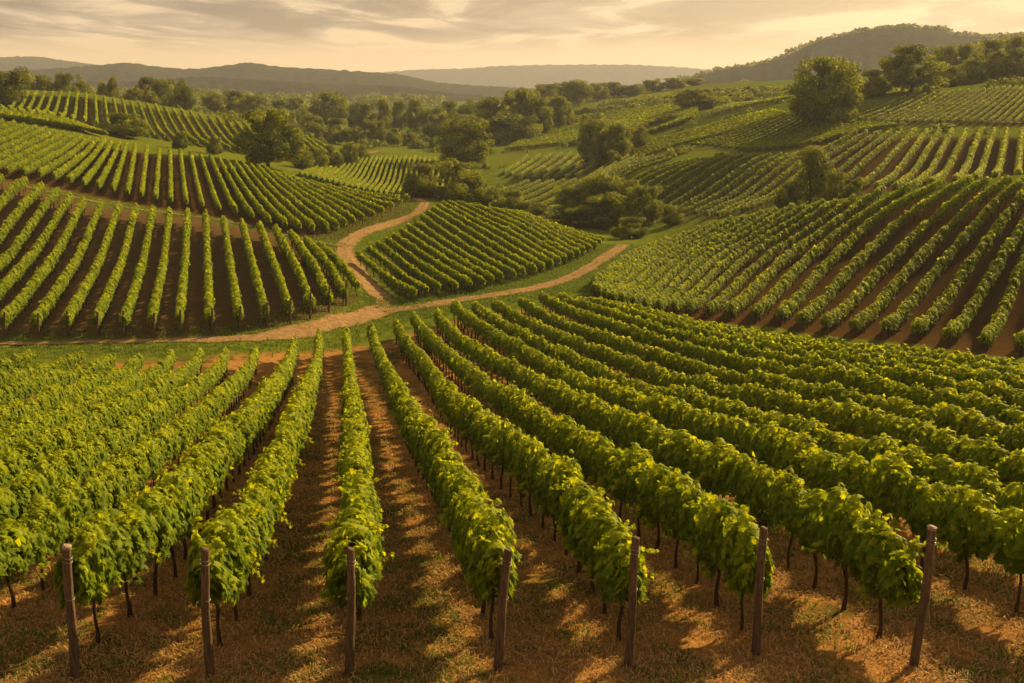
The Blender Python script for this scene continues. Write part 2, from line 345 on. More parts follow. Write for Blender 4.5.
FIELDS['left_hill'] = dict(w=0.95, soil='green', h=1.5, near=232, guides=[
 (-4, [(0,106,g),(20,88,g)]), (0, [(37,112,g),(53,89,g)]), (4, [(84,119,g),(86,90,g)]), (6, [(109,124,g),(104,94,g)]), (12, [(175,138,g),(155,102,g)]), (20, [(260,150,g),(225,116,g)]), (30, [(352,158,g),(315,137,g)])])
FIELDS['valley_left'] = dict(w=0.7, soil='green', h=1.1, near=190, guides=[
 (0, [(300,170,g),(330,156,g)]), (8, [(345,182,g),(368,153,g)]), (20, [(415,192,g),(425,153,g)]), (28, [(465,190,g),(470,156,g)])])
FIELDS['valley_near'] = dict(w=1.1, soil='green', h=1.25, near=170, guides=[
 (0, [(500,186,g),(530,176,g)]), (4, [(524,198,g),(575,175,g)]), (8, [(552,212,g),(618,176,g)])])
FIELDS['valley_far'] = dict(w=1.0, soil='green', h=1.25, near=230, guides=[
 (0, [(504,168,g),(528,152,g)]), (3, [(525,173,g),(562,149,g)]), (8, [(575,173,g),(612,150,g)])])
FIELDS['mid_strip'] = dict(w=0.9, soil='green', h=1.2, near=185, guides=[
 (0, [(584,176,g),(622,149,g)]), (6, [(606,186,g),(672,153,g)])])
FIELDS['far_right_strip'] = dict(soil='green', h=1.5, near=268, guides=[
 (0, [(702,113,g),(745,100,g)]), (9, [(765,110,g),(795,100,g)])])
FIELDS['left_band'] = dict(soil='green', h=1.4, near=200, guides=[
 (0, [(-60,112,g),(0,117,g),(60,123,g),(104,136,g)]), (7, [(-60,102,g),(0,107,g),(60,114,g),(106,134,g)])])
FIELDS['brow'] = dict(w=0.8, soil='green', h=1.1, near=200, guides=[
 (0, [(845,128,g),(905,119,g)]), (5, [(800,138,g),(862,117,g)])])
FIELDS['far_meadow_rows'] = dict(w=0.9, soil='green', h=1.2, near=225, guides=[
 (0, [(640,152,g),(700,134,g),(790,108,g)]), (7, [(630,142,g),(690,127,g),(770,106,g)])])
FIELDS['ridge_rows'] = dict(w=1.4, soil='green', h=1.5, near=380, guides=[
 (0, [(620,101,g),(700,95,g),(800,90,g)]), (7, [(640,94,g),(700,89,g),(800,84,g)])])
FIELDS['terraces'] = dict(soil='green', h=1.5, near=290, guides=[
 (0, [(505,146,g),(575,138,g),(650,128,g)]), (9, [(520,138,g),(600,127,g),(690,115,g)]), (18, [(550,125,g),(640,112,g),(700,104,g)]), (26, [(560,112,g),(640,103,g),(740,94,g)])])

LEAF_P = []    # rows as list of (points Nx2, height, field)
ROWS = {}
for name, fd in FIELDS.items():
    ROWS[name] = rows_from(fd['guides'], fd['near'])
HAZE = 0.00016
# ------------------------------------------------------------------ ground sheet
def in_poly(x, y, P):
    ins = np.zeros(x.shape, bool); n = len(P); bb = (x > P[:, 0].min()) & (x < P[:, 0].max()) & (y > P[:, 1].min()) & (y < P[:, 1].max())
    xs, ys = x[bb], y[bb]; r_ = np.zeros(xs.shape, bool)
    for k in range(n):
        x1, y1 = P[k]; x2, y2 = P[(k+1) % n]
        if y1 == y2: continue
        c_ = ((y1 > ys) != (y2 > ys)) & (xs < (x2 - x1) * (ys - y1) / (y2 - y1) + x1)
        r_ ^= c_
    ins[bb] = r_; return ins
zone = {'straw': np.zeros(XX.shape), 'dark': np.zeros(XX.shape), 'brown': np.zeros(XX.shape), 'green': np.zeros(XX.shape)}
for name, rs in ROWS.items():
    A = np.array([q for _, q in rs]).copy()
    if name == 'left_near': A[:, -1] += (A[:, -1] - A[:, -2]) / np.linalg.norm(A[:, -1] - A[:, -2], axis=1)[:, None] * 5.0
    if name == 'left_far': A[:, 0] += (A[:, 0] - A[:, 1]) / np.linalg.norm(A[:, 0] - A[:, 1], axis=1)[:, None] * 4.0
    P = np.concatenate([A[:, 0], A[-1], A[::-1, -1], A[0][::-1]])
    if name == 'fore':
        P = np.concatenate([np.array([[-60, 62], [-30, 64], [-20, 68], [-12, 75]]), A[12:, 0] + np.array([0, 1.0]), A[-1], np.array([[60, 35], [60, -8], [-60, -8]])])
    zone[FIELDS[name]['soil']][in_poly(XX, YY, P)] = 1.0
gm_, nt = new_mat('vineyard_ground')
geo = ND(nt, 'ShaderNodeNewGeometry'); pos = geo.outputs['Position']
def attr(n_): return ND(nt, 'ShaderNodeAttribute', attribute_name=n_).outputs['Fac']
nf = noise(nt, pos, 9.0, 8, 0.7); nm = noise(nt, pos, 1.1, 5, 0.6); nb = noise(nt, pos, 0.16, 4, 0.55); nl = noise(nt, pos, 0.012, 4, 0.55)
mp = ND(nt, 'ShaderNodeMapping'); mp.inputs['Scale'].default_value = (1.0, 0.25, 1.0); nt.links.new(pos, mp.inputs[0])
fib = noise(nt, mp.outputs[0], 26.0, 6, 0.75, 1.5)
mead = mixc(nt, ramp(nt, nm, [(0.35, (0, 0, 0)), (0.68, (1, 1, 1))]), (0.050, 0.080, 0.008), (0.15, 0.175, 0.018))
mead = mixc(nt, ramp(nt, nl, [(0.45, (0, 0, 0)), (0.6, (1, 1, 1))]), mead, (0.12, 0.145, 0.015))
straw = ramp(nt, mth(nt, 'ADD', mth(nt, 'MULTIPLY', fib, 0.6), mth(nt, 'MULTIPLY', nf, 0.4)), [(0.30, (0.12, 0.058, 0.018)), (0.48, (0.28, 0.140, 0.042)), (0.62, (0.46, 0.255, 0.078)), (0.72, (0.58, 0.36, 0.13))])
straw = mixc(nt, ramp(nt, mth(nt, 'ADD', mth(nt, 'MULTIPLY', nb, 0.5), mth(nt, 'MULTIPLY', nm, 0.5)), [(0.47, (0, 0, 0)), (0.60, (1, 1, 1))]), straw, (0.085, 0.075, 0.017))
soild = mixc(nt, nm, (0.065, 0.042, 0.019), (0.15, 0.095, 0.042))
soilb = mixc(nt, mth(nt, 'ADD', mth(nt, 'MULTIPLY', nm, 0.6), mth(nt, 'MULTIPLY', nf, 0.4)), (0.040, 0.024, 0.009), (0.105, 0.060, 0.020))
soilg = mixc(nt, nm, (0.045, 0.05, 0.010), (0.10, 0.095, 0.02))
col = mixc(nt, attr('green'), mead, soilg); col = mixc(nt, attr('brown'), col, soilb); col = mixc(nt, attr('dark'), col, soild); col = mixc(nt, attr('straw'), col, straw)
p = ND(nt, 'ShaderNodeBsdfPrincipled'); nt.links.new(col, p.inputs['Base Color']); p.inputs['Roughness'].default_value = 1.0; p.inputs['Specular IOR Level'].default_value = 0.0
bp = ND(nt, 'ShaderNodeBump'); bp.inputs['Strength'].default_value = 0.9; bp.inputs['Distance'].default_value = 0.09
nt.links.new(mth(nt, 'ADD', mth(nt, 'MULTIPLY', nm, 0.7), mth(nt, 'ADD', mth(nt, 'MULTIPLY', nf, 0.25), mth(nt, 'MULTIPLY', fib, 0.25))), bp.inputs['Height'])
nt.links.new(bp.outputs[0], p.inputs['Normal']); out(nt, p.outputs[0])
ii, jj = np.meshgrid(np.arange(NV-1), np.arange(NU-1), indexing='ij'); a_ = (ii * NU + jj).ravel()
F = np.stack([a_, a_+1, a_+NU+1, a_+NU], 1)
me = mesh_np('ground', np.stack([XX.ravel(), YY.ravel(), ZG.ravel()], 1), [F], [gm_], smooth=True)
for k_, w_ in zone.items():
    w2 = w_.copy()
    for _ in range(2): w2[1:-1, 1:-1] = (w2[1:-1, 1:-1]*2 + w2[:-2, 1:-1] + w2[2:, 1:-1] + w2[1:-1, :-2] + w2[1:-1, 2:]) / 6
    me.attributes.new(k_, 'FLOAT', 'POINT').data.foreach_set('value', w2.ravel().astype(np.float32))
tag(link('ground', me), kind='structure')

# dirt tracks draped over the ground
m, nt = new_mat('dirt_track'); geo = ND(nt, 'ShaderNodeNewGeometry'); pos = geo.outputs['Position']
n1_ = noise(nt, pos, 2.2, 6, 0.65); n2_ = noise(nt, pos, 0.4, 3)
atd = ND(nt, 'ShaderNodeAttribute', attribute_name='tint').outputs['Fac']      # 0 centre strip .. 1 edge
col = ramp(nt, n1_, [(0.3, (0.16, 0.098, 0.045)), (0.7, (0.36, 0.235, 0.11))])
gfac = mth(nt, 'MULTIPLY', ramp(nt, mth(nt, 'ADD', atd, mth(nt, 'MULTIPLY', n1_, 0.8)), [(1.02, (0, 0, 0)), (1.25, (1, 1, 1))]), 0.85)
gfac = ramp(nt, mth(nt, 'ADD', mth(nt, 'MULTIPLY', atd, 0.75), mth(nt, 'MULTIPLY', n1_, 0.55)), [(0.78, (0, 0, 0)), (0.95, (1, 1, 1))])
col = mixc(nt, gfac, col, (0.12, 0.10, 0.028))
p = ND(nt, 'ShaderNodeBsdfPrincipled'); nt.links.new(col, p.inputs['Base Color']); p.inputs['Roughness'].default_value = 1.0; p.inputs['Specular IOR Level'].default_value = 0.0
bp = ND(nt, 'ShaderNodeBump'); bp.inputs['Strength'].default_value = 0.7; bp.inputs['Distance'].default_value = 0.08; nt.links.new(n1_, bp.inputs['Height']); nt.links.new(bp.outputs[0], p.inputs['Normal'])
out(nt, p.outputs[0]); M_DIRT = m
TRACKS = {}
def track(pts, width, lift=0.05, name='dirt_road', taper=False):
    P = []
    for q in pts: P.append(hit(q[0], q[1], 0.0, q[2] if len(q) > 2 else None))
    P = np.array(P); n = max(24, int(np.linalg.norm(np.diff(P, axis=0), axis=1).sum() / 0.35)); Q = resample(P, n)
    T = np.gradient(Q, axis=0); T /= np.linalg.norm(T, axis=1)[:, None] + 1e-9; N = np.stack([-T[:, 1], T[:, 0]], 1)
    wv = width * 0.5 * (1 + 0.25 * vnoise(Q[:, 0], Q[:, 1], 6, 11))
    if taper: wv = wv * np.clip(0.4 + 0.6 * (Q[:, 0] + 30) / 14, 0.4, 1)
    ks = np.linspace(-1, 1, 13); rows_ = []; tn = []
    for s_ in ks:
        jit = 0.34 * vnoise(Q[:, 0] + 31 * s_, Q[:, 1], 1.6, 12) * abs(s_)
        R_ = Q + N * (wv * s_ + jit)[:, None]; rows_.append(np.concatenate([R_, (H(R_[:, 0], R_[:, 1]) + lift + 0.025*(1 - abs(s_)) * 0 - 0.07 * max(0, abs(s_) - 0.75) * 4 * 0.25 - 0.03 * np.exp(-((abs(s_) - 0.45) / 0.14) ** 2))[:, None]], 1))
        tn.append(np.full(n, abs(s_) ** 1.5 * 0.9 + 0.30 * math.exp(-(s_ / 0.2) ** 2) + (0.30 if name == 'footpath' else 0)))
    V = np.array(rows_).reshape(-1, 3); i_, j_ = np.meshgrid(np.arange(12), np.arange(n-1), indexing='ij'); a = (i_*n + j_).ravel()
    me_ = mesh_np(name, V, [np.stack([a, a+1, a+n+1, a+n], 1)], [M_DIRT], cols=np.array(tn).ravel(), smooth=True)
    tag(link(name, me_), kind='structure'); TRACKS[len(TRACKS)] = Q
track([(-60,345),(0,344),(100,342),(200,340),(255,338),(300,331),(340,322),(372,314),(387,305),(370,286),(352,263),(345,250),(349,241),(358,235),(380,227),(405,219),(420,211),(425,204),(416,198)], 2.4, taper=True)
track([(384,312),(420,307),(460,300),(510,293),(545,286),(572,277),(596,264),(614,252),(624,245)], 2.1, 0.065)
track([(20,186),(70,196),(117,206),(219,220),(320,242),(344,247)], 1.1, 0.055, 'footpath')
track([(305,167),(327,160),(366,154),(380,151)], 2.2, 0.08, 'footpath')
track([(640,158),(672,156),(728,145),(772,143),(816,147),(840,150)], 1.8, 0.08, 'footpath')
track([(852,117),(913,119.5),(970,121),(1024,123),(1080,124)], 2.4, 0.08, 'footpath')

# ------------------------------------------------------------------ far hills: each a real ridge with depth
def ridge_mat(name, a, b, sc):
    m, nt = new_mat(name); geo = ND(nt, 'ShaderNodeNewGeometry'); n_ = noise(nt, geo.outputs['Position'], sc, 6, 0.7); n3 = noise(nt, geo.outputs['Position'], sc * 0.12, 3)
    col = ramp(nt, mth(nt, 'ADD', mth(nt, 'MULTIPLY', n_, 0.6), mth(nt, 'MULTIPLY', n3, 0.4)), [(0.38, a), (0.6, b)])
    p = ND(nt, 'ShaderNodeBsdfPrincipled'); nt.links.new(col, p.inputs['Base Color']); p.inputs['Roughness'].default_value = 1; p.inputs['Specular IOR Level'].default_value = 0.0
    bp = ND(nt, 'ShaderNodeBump'); bp.inputs['Strength'].default_value = 1.0; bp.inputs['Distance'].default_value = 5.0; nt.links.new(n_, bp.inputs['Height']); nt.links.new(bp.outputs[0], p.inputs['Normal'])
    out(nt, p.outputs[0]); return m
M_RIDGE = ridge_mat('wooded_hill', (0.018, 0.023, 0.010), (0.042, 0.048, 0.018), 0.05)
def ridge(name, prof, Yc, depth, bump, seed, base_py=100):
    pr = np.array(prof, float); n = 420; px = np.linspace(pr[0, 0], pr[-1, 0], n); py = hermite(pr[:, 0], pr[:, 1], px)
    uu, ss = ray(px, py); Vs = []; nd = 46; tn = np.linspace(-1, 1.0, nd)
    for t in tn:
        yv = Yc + depth * t; x = uu * yv; zc_ = ss * Yc; zb = -25.0
        shape = (0.5 + 0.5 * np.cos(np.pi * abs(t) ** 0.9)) if t < 0 else (0.5 + 0.5 * math.cos(math.pi * t))
        lim = (1 if t >= 0 else 1) * ss * 0
        z = zb + (zc_ - zb) * shape
        und = (0.10 * (zc_ - zb) + 4) * vnoise(x, np.full(n, yv), depth * 0.55, seed) * math.sin(math.pi * min(1, abs(t) * 1.0)) 
        z = z + und + bump * (vnoise(x, np.full(n, yv), 26, seed+1) * 0.6 + vnoise(x, np.full(n, yv), 11, seed+2) * 0.5)
        Vs.append(np.stack([x, np.full(n, yv), z], 1))
    V = np.array(Vs).reshape(-1, 3); i_, j_ = np.meshgrid(np.arange(nd-1), np.arange(n-1), indexing='ij'); a = (i_*n + j_).ravel()
    me_ = mesh_np(name, V, [np.stack([a, a+1, a+n+1, a+n], 1)], [M_RIDGE], smooth=True); tag(link(name, me_), kind='structure'); return np.array(Vs)
RG = ridge('mountain', [(560,103),(620,95),(660,88),(700,76),(718,72),(750,67),(780,60),(792,54),(815,43),(835,38),(860,33),(880,29.5),(905,27.5),(925,29),(935,28.5),(950,35),(990,37),(1024,35),(1080,33),(1200,45),(1500,60)], 1250, 430, 3.0, 40)
RH1 = ridge('hills', [(-500,70),(-200,66),(0,72),(60,68),(100,65),(125,63),(150,66),(190,69),(230,65),(247,63),(280,67),(320,69),(350,71),(400,75),(440,83),(500,87),(560,90),(640,96),(720,102)], 1900, 560, 3.5, 50)
RH0 = ridge('hills', [(-500,88),(-200,86),(0,86),(60,81),(120,82),(200,77),(255,80),(330,84),(390,86),(440,92),(500,98),(560,104)], 1400, 330, 3, 80)
RH2 = ridge('hills', [(-500,50),(-200,52),(0,57),(30,56.5),(60,60),(90,64),(140,70),(200,78),(300,88)], 3000, 700, 4, 60)
RH3 = ridge('hills', [(300,82),(360,74),(400,71),(430,69),(460,68.5),(500,66),(560,65),(620,64.5),(680,67),(720,70),(800,72),(900,70),(1100,66),(1500,64)], 4300, 900, 5, 70)

# ------------------------------------------------------------------ leaves
def lobed_leaf():
    """five-lobed vine leaf: outline in the xy plane, tip toward -y, folded a little along its midrib"""
    ang = np.radians([90, 128, 150, 178, 205, 232, 250, 270, 290, 308, 335, 362, 390, 412])
    rad = np.array([0.16, 0.46, 0.36, 0.56, 0.34, 0.60, 0.42, 0.72, 0.42, 0.60, 0.34, 0.56, 0.36, 0.46])
    x = rad * np.cos(ang); y = rad * np.sin(ang); z = -0.28 * np.abs(x) + 0.10 * y - 0.25 * y * y
    V = np.concatenate([[[0, 0, 0.02]], np.stack([x, y, z], 1)]); n = len(ang)
    Fc = np.array([[0, 1 + k, 1 + (k + 1) % n] for k in range(n)]); return V, Fc
def kite_leaf():
    V = np.array([[0, 0.45, 0], [-0.42, -0.02, -0.16], [0, -0.6, -0.10], [0.42, -0.02, -0.16]]); return V, np.array([[0, 1, 2], [0, 2, 3]])
def place_leaves(LV, LF, P, N, D, S):
    """leaf shape at points P, face normal N, tip direction D, size S"""
    N = N / (np.linalg.norm(N, axis=1)[:, None] + 1e-9); Yv = -(D - N * np.sum(D * N, 1)[:, None]); Yv /= np.linalg.norm(Yv, axis=1)[:, None] + 1e-9
    Xv = np.cross(Yv, N); n = len(P); k = len(LV)
    V = P[:, None, :] + S[:, None, None] * (LV[None, :, 0:1] * Xv[:, None, :] + LV[None, :, 1:2] * Yv[:, None, :] + LV[None, :, 2:3] * N[:, None, :])
    F_ = (LF[None] + (np.arange(n) * k)[:, None, None]).reshape(-1, LF.shape[1]); return V.reshape(-1, 3), F_
def canopy(n, x, seedphase, h_top, r_, wscale=1.0):
    """leaf points of a hedge-like vine canopy, x along the row; seedphase sets the lumps"""
    t = r_.random(n) ** 0.85; a = r_.random(n) * 2 - 1
    cl = 0.5 + 0.5 * np.cos(2 * math.pi * x / 1.35)                       # fuller at each vine
    lump = 0.6 * np.sin(x * 4.1 + seedphase) + 0.5 * np.sin(x * 9.3 + seedphase * 2.3) + 0.4 * np.sin(x * 17.0 + seedphase * 4.1)
    top = h_top - 0.16 + 0.17 * cl + 0.12 * lump
    bot = 1.05 - 0.24 * cl - 0.12 * lump
    z = bot + (top - bot) * t
    w = wscale * (0.10 + 0.265 * np.sin(np.pi * np.clip(0.22 + 0.66 * t, 0, 1)) ** 1.2) * (0.80 + 0.22 * cl + 0.18 * lump * (0.5 + t))
    shell = np.sign(a) * np.abs(a) ** 0.45; tp = t > 0.8
    shell = np.where(tp, a, shell)
    y = shell * w
    zz = np.where(tp, top - (shell ** 2) * 0.22 + r_.normal(0, 0.035, n), z)
    N = np.stack([r_.normal(0, 0.35, n), np.where(tp, shell * 1.2, np.sign(shell) * 1.0) + r_.normal(0, 0.35, n), np.where(tp, 1.1, 0.55) + r_.normal(0, 0.35, n)], 1)
    D = np.stack([r_.normal(0, 0.55, n), np.sign(y) * 0.35 + r_.normal(0, 0.3, n), np.full(n, -0.9) + r_.normal(0, 0.3, n)], 1)
    # shoots standing out of the top and hanging ends
    sh = r_.random(n) < 0.05; zz = zz + sh * r_.random(n) ** 1.5 * 0.2 * (t > 0.6); zz = zz - (r_.random(n) < 0.03) * r_.random(n) * 0.25 * (t < 0.3)
    return np.stack([x, y, zz], 1), N, D

LVX, LFX = lobed_leaf(); KV, KF = kite_leaf()
def tube(pts, rad, k=7):
    P = np.array(pts, float); T = np.gradient(P, axis=0); T /= np.linalg.norm(T, axis=1)[:, None]; V = []
    for p_, t_, r0 in zip(P, T, rad):
        u_ = np.cross(t_, [0.3, 0.9, 0.1]); u_ /= np.linalg.norm(u_); w_ = np.cross(t_, u_)
        for q in range(k):
            an = 2 * math.pi * q / k; V.append(p_ + r0 * (math.cos(an) * u_ + math.sin(an) * w_))
    n = len(P); Fq = np.array([[i*k+q, i*k+(q+1) % k, (i+1)*k+(q+1) % k, (i+1)*k+q] for i in range(n-1) for q in range(k)])
    cap = [[(n-1)*k + q for q in range(k)]]
    return np.array(V), Fq, np.array(cap)
def join(parts):
    V, Q, o = [], [], 0
    for v, q in parts: V.append(v); Q.append(q + o); o += len(v)
    return np.concatenate(V), np.concatenate(Q)

VINE_LEAVES, VINE_TRUNKS = [], []
for k in range(10):
    r_ = np.random.default_rng(100 + k); n = 900; x = r_.uniform(-0.76, 0.76, n)
    P, N, D = canopy(n, x, k * 1.7, 1.92 + r_.normal(0, 0.03), r_); S = r_.uniform(0.09, 0.22, n); T_ = 0.42 + 0.46 * (P[:, 2] - 1.32) + r_.normal(0, 0.17, n)  # paler young leaves on top; the canopy's lower shade is put into tint too
    for q in range(11):                                                   # young shoots standing out of the canopy, leaves along each
        x0, a0 = r_.uniform(-0.6, 0.6), r_.uniform(0, 2 * math.pi); L_ = r_.uniform(0.18, 0.5); up = r_.uniform(0.35, 1.0); side = r_.random() < 0.3
        m2 = int(5 + L_ * 14); s2 = np.linspace(0, 1, m2); ou = np.array([math.cos(a0), math.sin(a0)]) * L_ * (1 - up * 0.6)
        y0 = r_.uniform(-0.22, 0.22) if not side else r_.choice([-1, 1]) * 0.34; z0 = 1.78 if not side else r_.uniform(0.9, 1.4)
        dz_ = L_ * up * s2 - 0.35 * L_ * s2 ** 2 if not side else -0.6 * L_ * s2
        P2 = np.stack([x0 + ou[0] * s2, y0 + ou[1] * s2 + (np.sign(y0) * 0.1 * s2 if side else 0), z0 + dz_], 1) + r_.normal(0, 0.025, (m2, 3))
        P = np.concatenate([P, P2]); N = np.concatenate([N, r_.normal(0, 0.5, (m2, 3)) + [0, 0, 0.8]]); D = np.concatenate([D, r_.normal(0, 0.8, (m2, 3)) + [ou[0], ou[1], -0.4]])
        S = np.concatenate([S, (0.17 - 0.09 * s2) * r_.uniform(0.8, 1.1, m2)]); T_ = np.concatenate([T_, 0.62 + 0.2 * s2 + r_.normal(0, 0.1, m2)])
    V, Fl = place_leaves(LVX, LFX, P, N, D, S)
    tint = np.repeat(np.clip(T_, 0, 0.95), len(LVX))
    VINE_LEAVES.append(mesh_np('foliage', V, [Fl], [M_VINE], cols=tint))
    ph = r_.uniform(0, 6.28); tilt = r_.normal(0, 0.05, 2); zz = np.linspace(-0.08, 0.98, 9)
    pts = [(tilt[0] * z + 0.022 * math.sin(z * 7 + ph), tilt[1] * z + 0.02 * math.cos(z * 6 + ph), z) for z in zz]
    rad = [0.052, 0.04, 0.034, 0.031, 0.030, 0.031, 0.035, 0.04, 0.032]
    parts = [tube(pts, [a * r_.uniform(0.9, 1.15) for a in rad])[:2]]
    for s_ in (-1, 1):
        e = pts[-2]; arm = [(e[0], e[1], e[2] - 0.04), (e[0] + s_*0.14, e[1], e[2] + 0.07), (e[0] + s_*0.42, e[1] + 0.02, e[2] + 0.12), (s_*0.7, 0, 1.1)]
        parts.append(tube(arm, [0.028, 0.022, 0.017, 0.012], 6)[:2])
    V, Q = join(parts); VINE_TRUNKS.append(mesh_np('trunk', V, [Q], [M_TRUNK], smooth=True))

# ------------------------------------------------------------------ vines along the rows
SP = 1.35
ORD = ['first','second','third','fourth','fifth','sixth','seventh','eighth','ninth','tenth','eleventh','twelfth','thirteenth','fourteenth','fifteenth','sixteenth','seventeenth','eighteenth','nineteenth','twentieth']
def ordn(k):
    if k < 20: return ORD[k]
    if k < 29: return 'twenty-' + ORD[k - 20]
    if k == 29: return 'thirtieth'
    if k < 39: return 'thirty-' + ORD[k - 30]
    if k == 39: return 'fortieth'
    return 'forty-' + ORD[min(k - 40, 8)]
def along(Q, sp, start=0.0):
    Q = resample(Q, 80); d = np.concatenate([[0], np.cumsum(np.linalg.norm(np.diff(Q, axis=0), axis=1))])
    t = np.arange(start, d[-1], sp); x = np.interp(t, d, Q[:, 0]); y = np.interp(t, d, Q[:, 1])
    x2 = np.interp(t + 0.3, d, Q[:, 0]); y2 = np.interp(t + 0.3, d, Q[:, 1]); x1 = np.interp(t - 0.3, d, Q[:, 0]); y1 = np.interp(t - 0.3, d, Q[:, 1])
    return x, y, np.arctan2(y2 - y1, x2 - x1)
VN = []      # x, y, angle, field, row, number along the row, h
for name, rs in ROWS.items():
    for r, Q in rs:
        Q2 = Q[::-1] if name == 'fore' else Q
        if name == 'fore' and (r >= 6 or r < -1):                       # these rows run on beyond the frame
            u_ = Q2[0] - Q2[1]; u_ = u_ / np.linalg.norm(u_); L_ = 13.0 if r >= 6 else 8.0
            if Q2[0, 1] + u_[1] * L_ > 9: Q2 = np.concatenate([[Q2[0] + u_ * L_], Q2])
        x, y, an = along(Q2, SP, 0.75)
        for k in range(len(x)): VN.append((x[k], y[k], an[k], name, r, k))
VXY = np.array([(v[0], v[1], v[2]) for v in VN]); VZ = H(VXY[:, 0], VXY[:, 1])
dep = VXY[:, 1] * cp - (VZ + 1.3) * sp
vpx = 512 + F_PX * VXY[:, 0] / dep; vpy = 341.5 - F_PX * (VXY[:, 1] * sp + (VZ + 1.3) * cp) / dep
isf = np.array([v[3] == 'fore' for v in VN])
size_ = np.where(isf & (vpx > 6) & (vpx < 1018) & (vpy < 676) & (vpy > 0), 1.0 / dep, 0)
pick = set(np.argsort(-size_)[:298].tolist())
first_seen = {}
for i in sorted(pick, key=lambda i: VN[i][5]):
    first_seen.setdefault(VN[i][4], VN[i][5])
def vlabel(q, r):
    if r < -1: return '%s vine from the frame edge, %s row left of the leftmost end post' % (ordn(q), ordn(-2 - r))
    if r <= 5: return '%s leafy vine back from its end post, row of the %s post from left' % (ordn(q), ordn(r + 1))
    return '%s vine from the frame edge, %s row right of the rightmost end post' % (ordn(q), ordn(r - 6))
for n_, i in enumerate(sorted(pick)):
    x, y, an, f, r, k = VN[i]
    e = empty('grape_vine', (x, y, float(VZ[i]) - 0.01), an + (math.pi if rng.random() < 0.5 else 0)); s_ = rng.uniform(0.92, 1.07) * (0.86 if r < -1 else 0.88 if r > 6 else 1); e.scale = (rng.uniform(0.92, 1.04), rng.uniform(0.82, 1.16) * (0.82 if r < -1 else 1), s_)
    v_ = (k * 7 + r * 3 + int(rng.integers(0, 3))) % 10
    q_ = k - first_seen[r]
    tag(e, vlabel(q_, r), 'grape vine', 'grape vines in the near rows')
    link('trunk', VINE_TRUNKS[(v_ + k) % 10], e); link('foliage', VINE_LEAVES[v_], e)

# the rest of the vines: thousands, one object
rest = np.array([i for i in range(len(VN)) if i not in pick])
inview = (vpx[rest] > -700) & (vpx[rest] < 1800) & (dep[rest] > 2); rest = rest[inview]
SV, SF, ST, off = [], [], [], 0
hF = np.array([FIELDS[VN[i][3]]['h'] - ((0.36 if VN[i][4] < -1 else 0.40 if VN[i][4] > 8 else 0.25 if VN[i][4] > 6 else 0) if VN[i][3] == 'fore' else 0) for i in rest]); wF = np.array([FIELDS[VN[i][3]].get('w', (0.95 if -2 < VN[i][4] < 8 else 0.74) if VN[i][3] == 'fore' else 1.0) for i in rest]); dist = np.hypot(VXY[rest, 0], VXY[rest, 1])
wide = np.array([(VN[i][3] == 'right_near' and VN[i][4] < 10) or (VN[i][3] == 'right_slope' and VN[i][4] < 9) for i in rest]); hF = np.where(wide, hF * 1.17, hF); wF = np.where(wide, wF * 1.5, wF)
for lo, hi, nn, s0, s1 in ((0, 34, 520, 0.15, 0.23), (34, 60, 330, 0.19, 0.27), (60, 105, 220, 0.20, 0.32), (105, 170, 140, 0.25, 0.38), (170, 250, 90, 0.30, 0.46), (250, 900, 46, 0.42, 0.66)):
    m_ = (dist >= lo) & (dist < hi); ids = rest[m_]; hh = hF[m_]
    if not len(ids): continue
    n = len(ids) * nn; x = rng.uniform(-0.72, 0.72, n); hrep = np.repeat(hh, nn); ph = np.repeat(rng.uniform(0, 6.28, len(ids)), nn); lump = np.repeat(rng.normal(0, 0.05, len(ids)), nn)
    P, N, D = canopy(n, x, ph, 1.92, rng, 0.93 if hi <= 60 else 0.84)
    tz_ = P[:, 2].copy(); P[:, 2] *= hrep / 1.95; P[:, 2] += lump * (P[:, 2] > 1.2); P[:, 1] *= (1 + np.repeat(rng.normal(0, 0.10, len(ids)), nn)) * np.repeat(wF[m_], nn)
    tint = np.clip(0.43 + 0.46 * (tz_ - 1.35) + rng.normal(0, 0.13, n), 0, 0.82)  # leaf colour darkens downward as painted canopy shade, with paler young tops
    an = np.repeat(VXY[ids, 2], nn); ca, sa = np.cos(an), np.sin(an)
    def rot(A): return np.stack([A[:, 0]*ca - A[:, 1]*sa, A[:, 0]*sa + A[:, 1]*ca, A[:, 2]], 1)
    P = rot(P); N = rot(N); D = rot(D); P[:, 0] += np.repeat(VXY[ids, 0], nn); P[:, 1] += np.repeat(VXY[ids, 1], nn); P[:, 2] += H(P[:, 0], P[:, 1])
    V, Fl = place_leaves(KV, KF, P, N, D, rng.uniform(s0, s1, n))
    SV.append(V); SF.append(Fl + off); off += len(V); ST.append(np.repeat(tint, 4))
leafF = np.concatenate(SF); SF = []
tr = rest[dist < 190]; n = len(tr)
tx = VXY[tr, 0] + rng.normal(0, 0.03, n); ty = VXY[tr, 1] + rng.normal(0, 0.03, n); tz = H(tx, ty); rr = rng.uniform(0.03, 0.048, n) * np.where(dist[dist < 190] > 60, 1.35, 1.0)
levels = []
for zl, sc_ in ((-0.1, 1.3), (0.25, 0.95), (0.6, 0.85), (1.05, 1.0)):
    ox = rng.normal(0, 0.03, n); oy = rng.normal(0, 0.03, n)
    for q in range(5):
        a = 2 * math.pi * q / 5; levels.append(np.stack([tx + ox + rr*sc_*math.cos(a), ty + oy + rr*sc_*math.sin(a), tz + zl], 1))
V = np.stack(levels, 1).reshape(-1, 3); b_ = np.arange(n)[:, None] * 20
Q = np.concatenate([b_ + np.array([[l*5+q, l*5+(q+1) % 5, (l+1)*5+(q+1) % 5, (l+1)*5+q]]) for l in range(3) for q in range(5)])
SV.append(V); ST.append(np.full(len(V), 0.5))
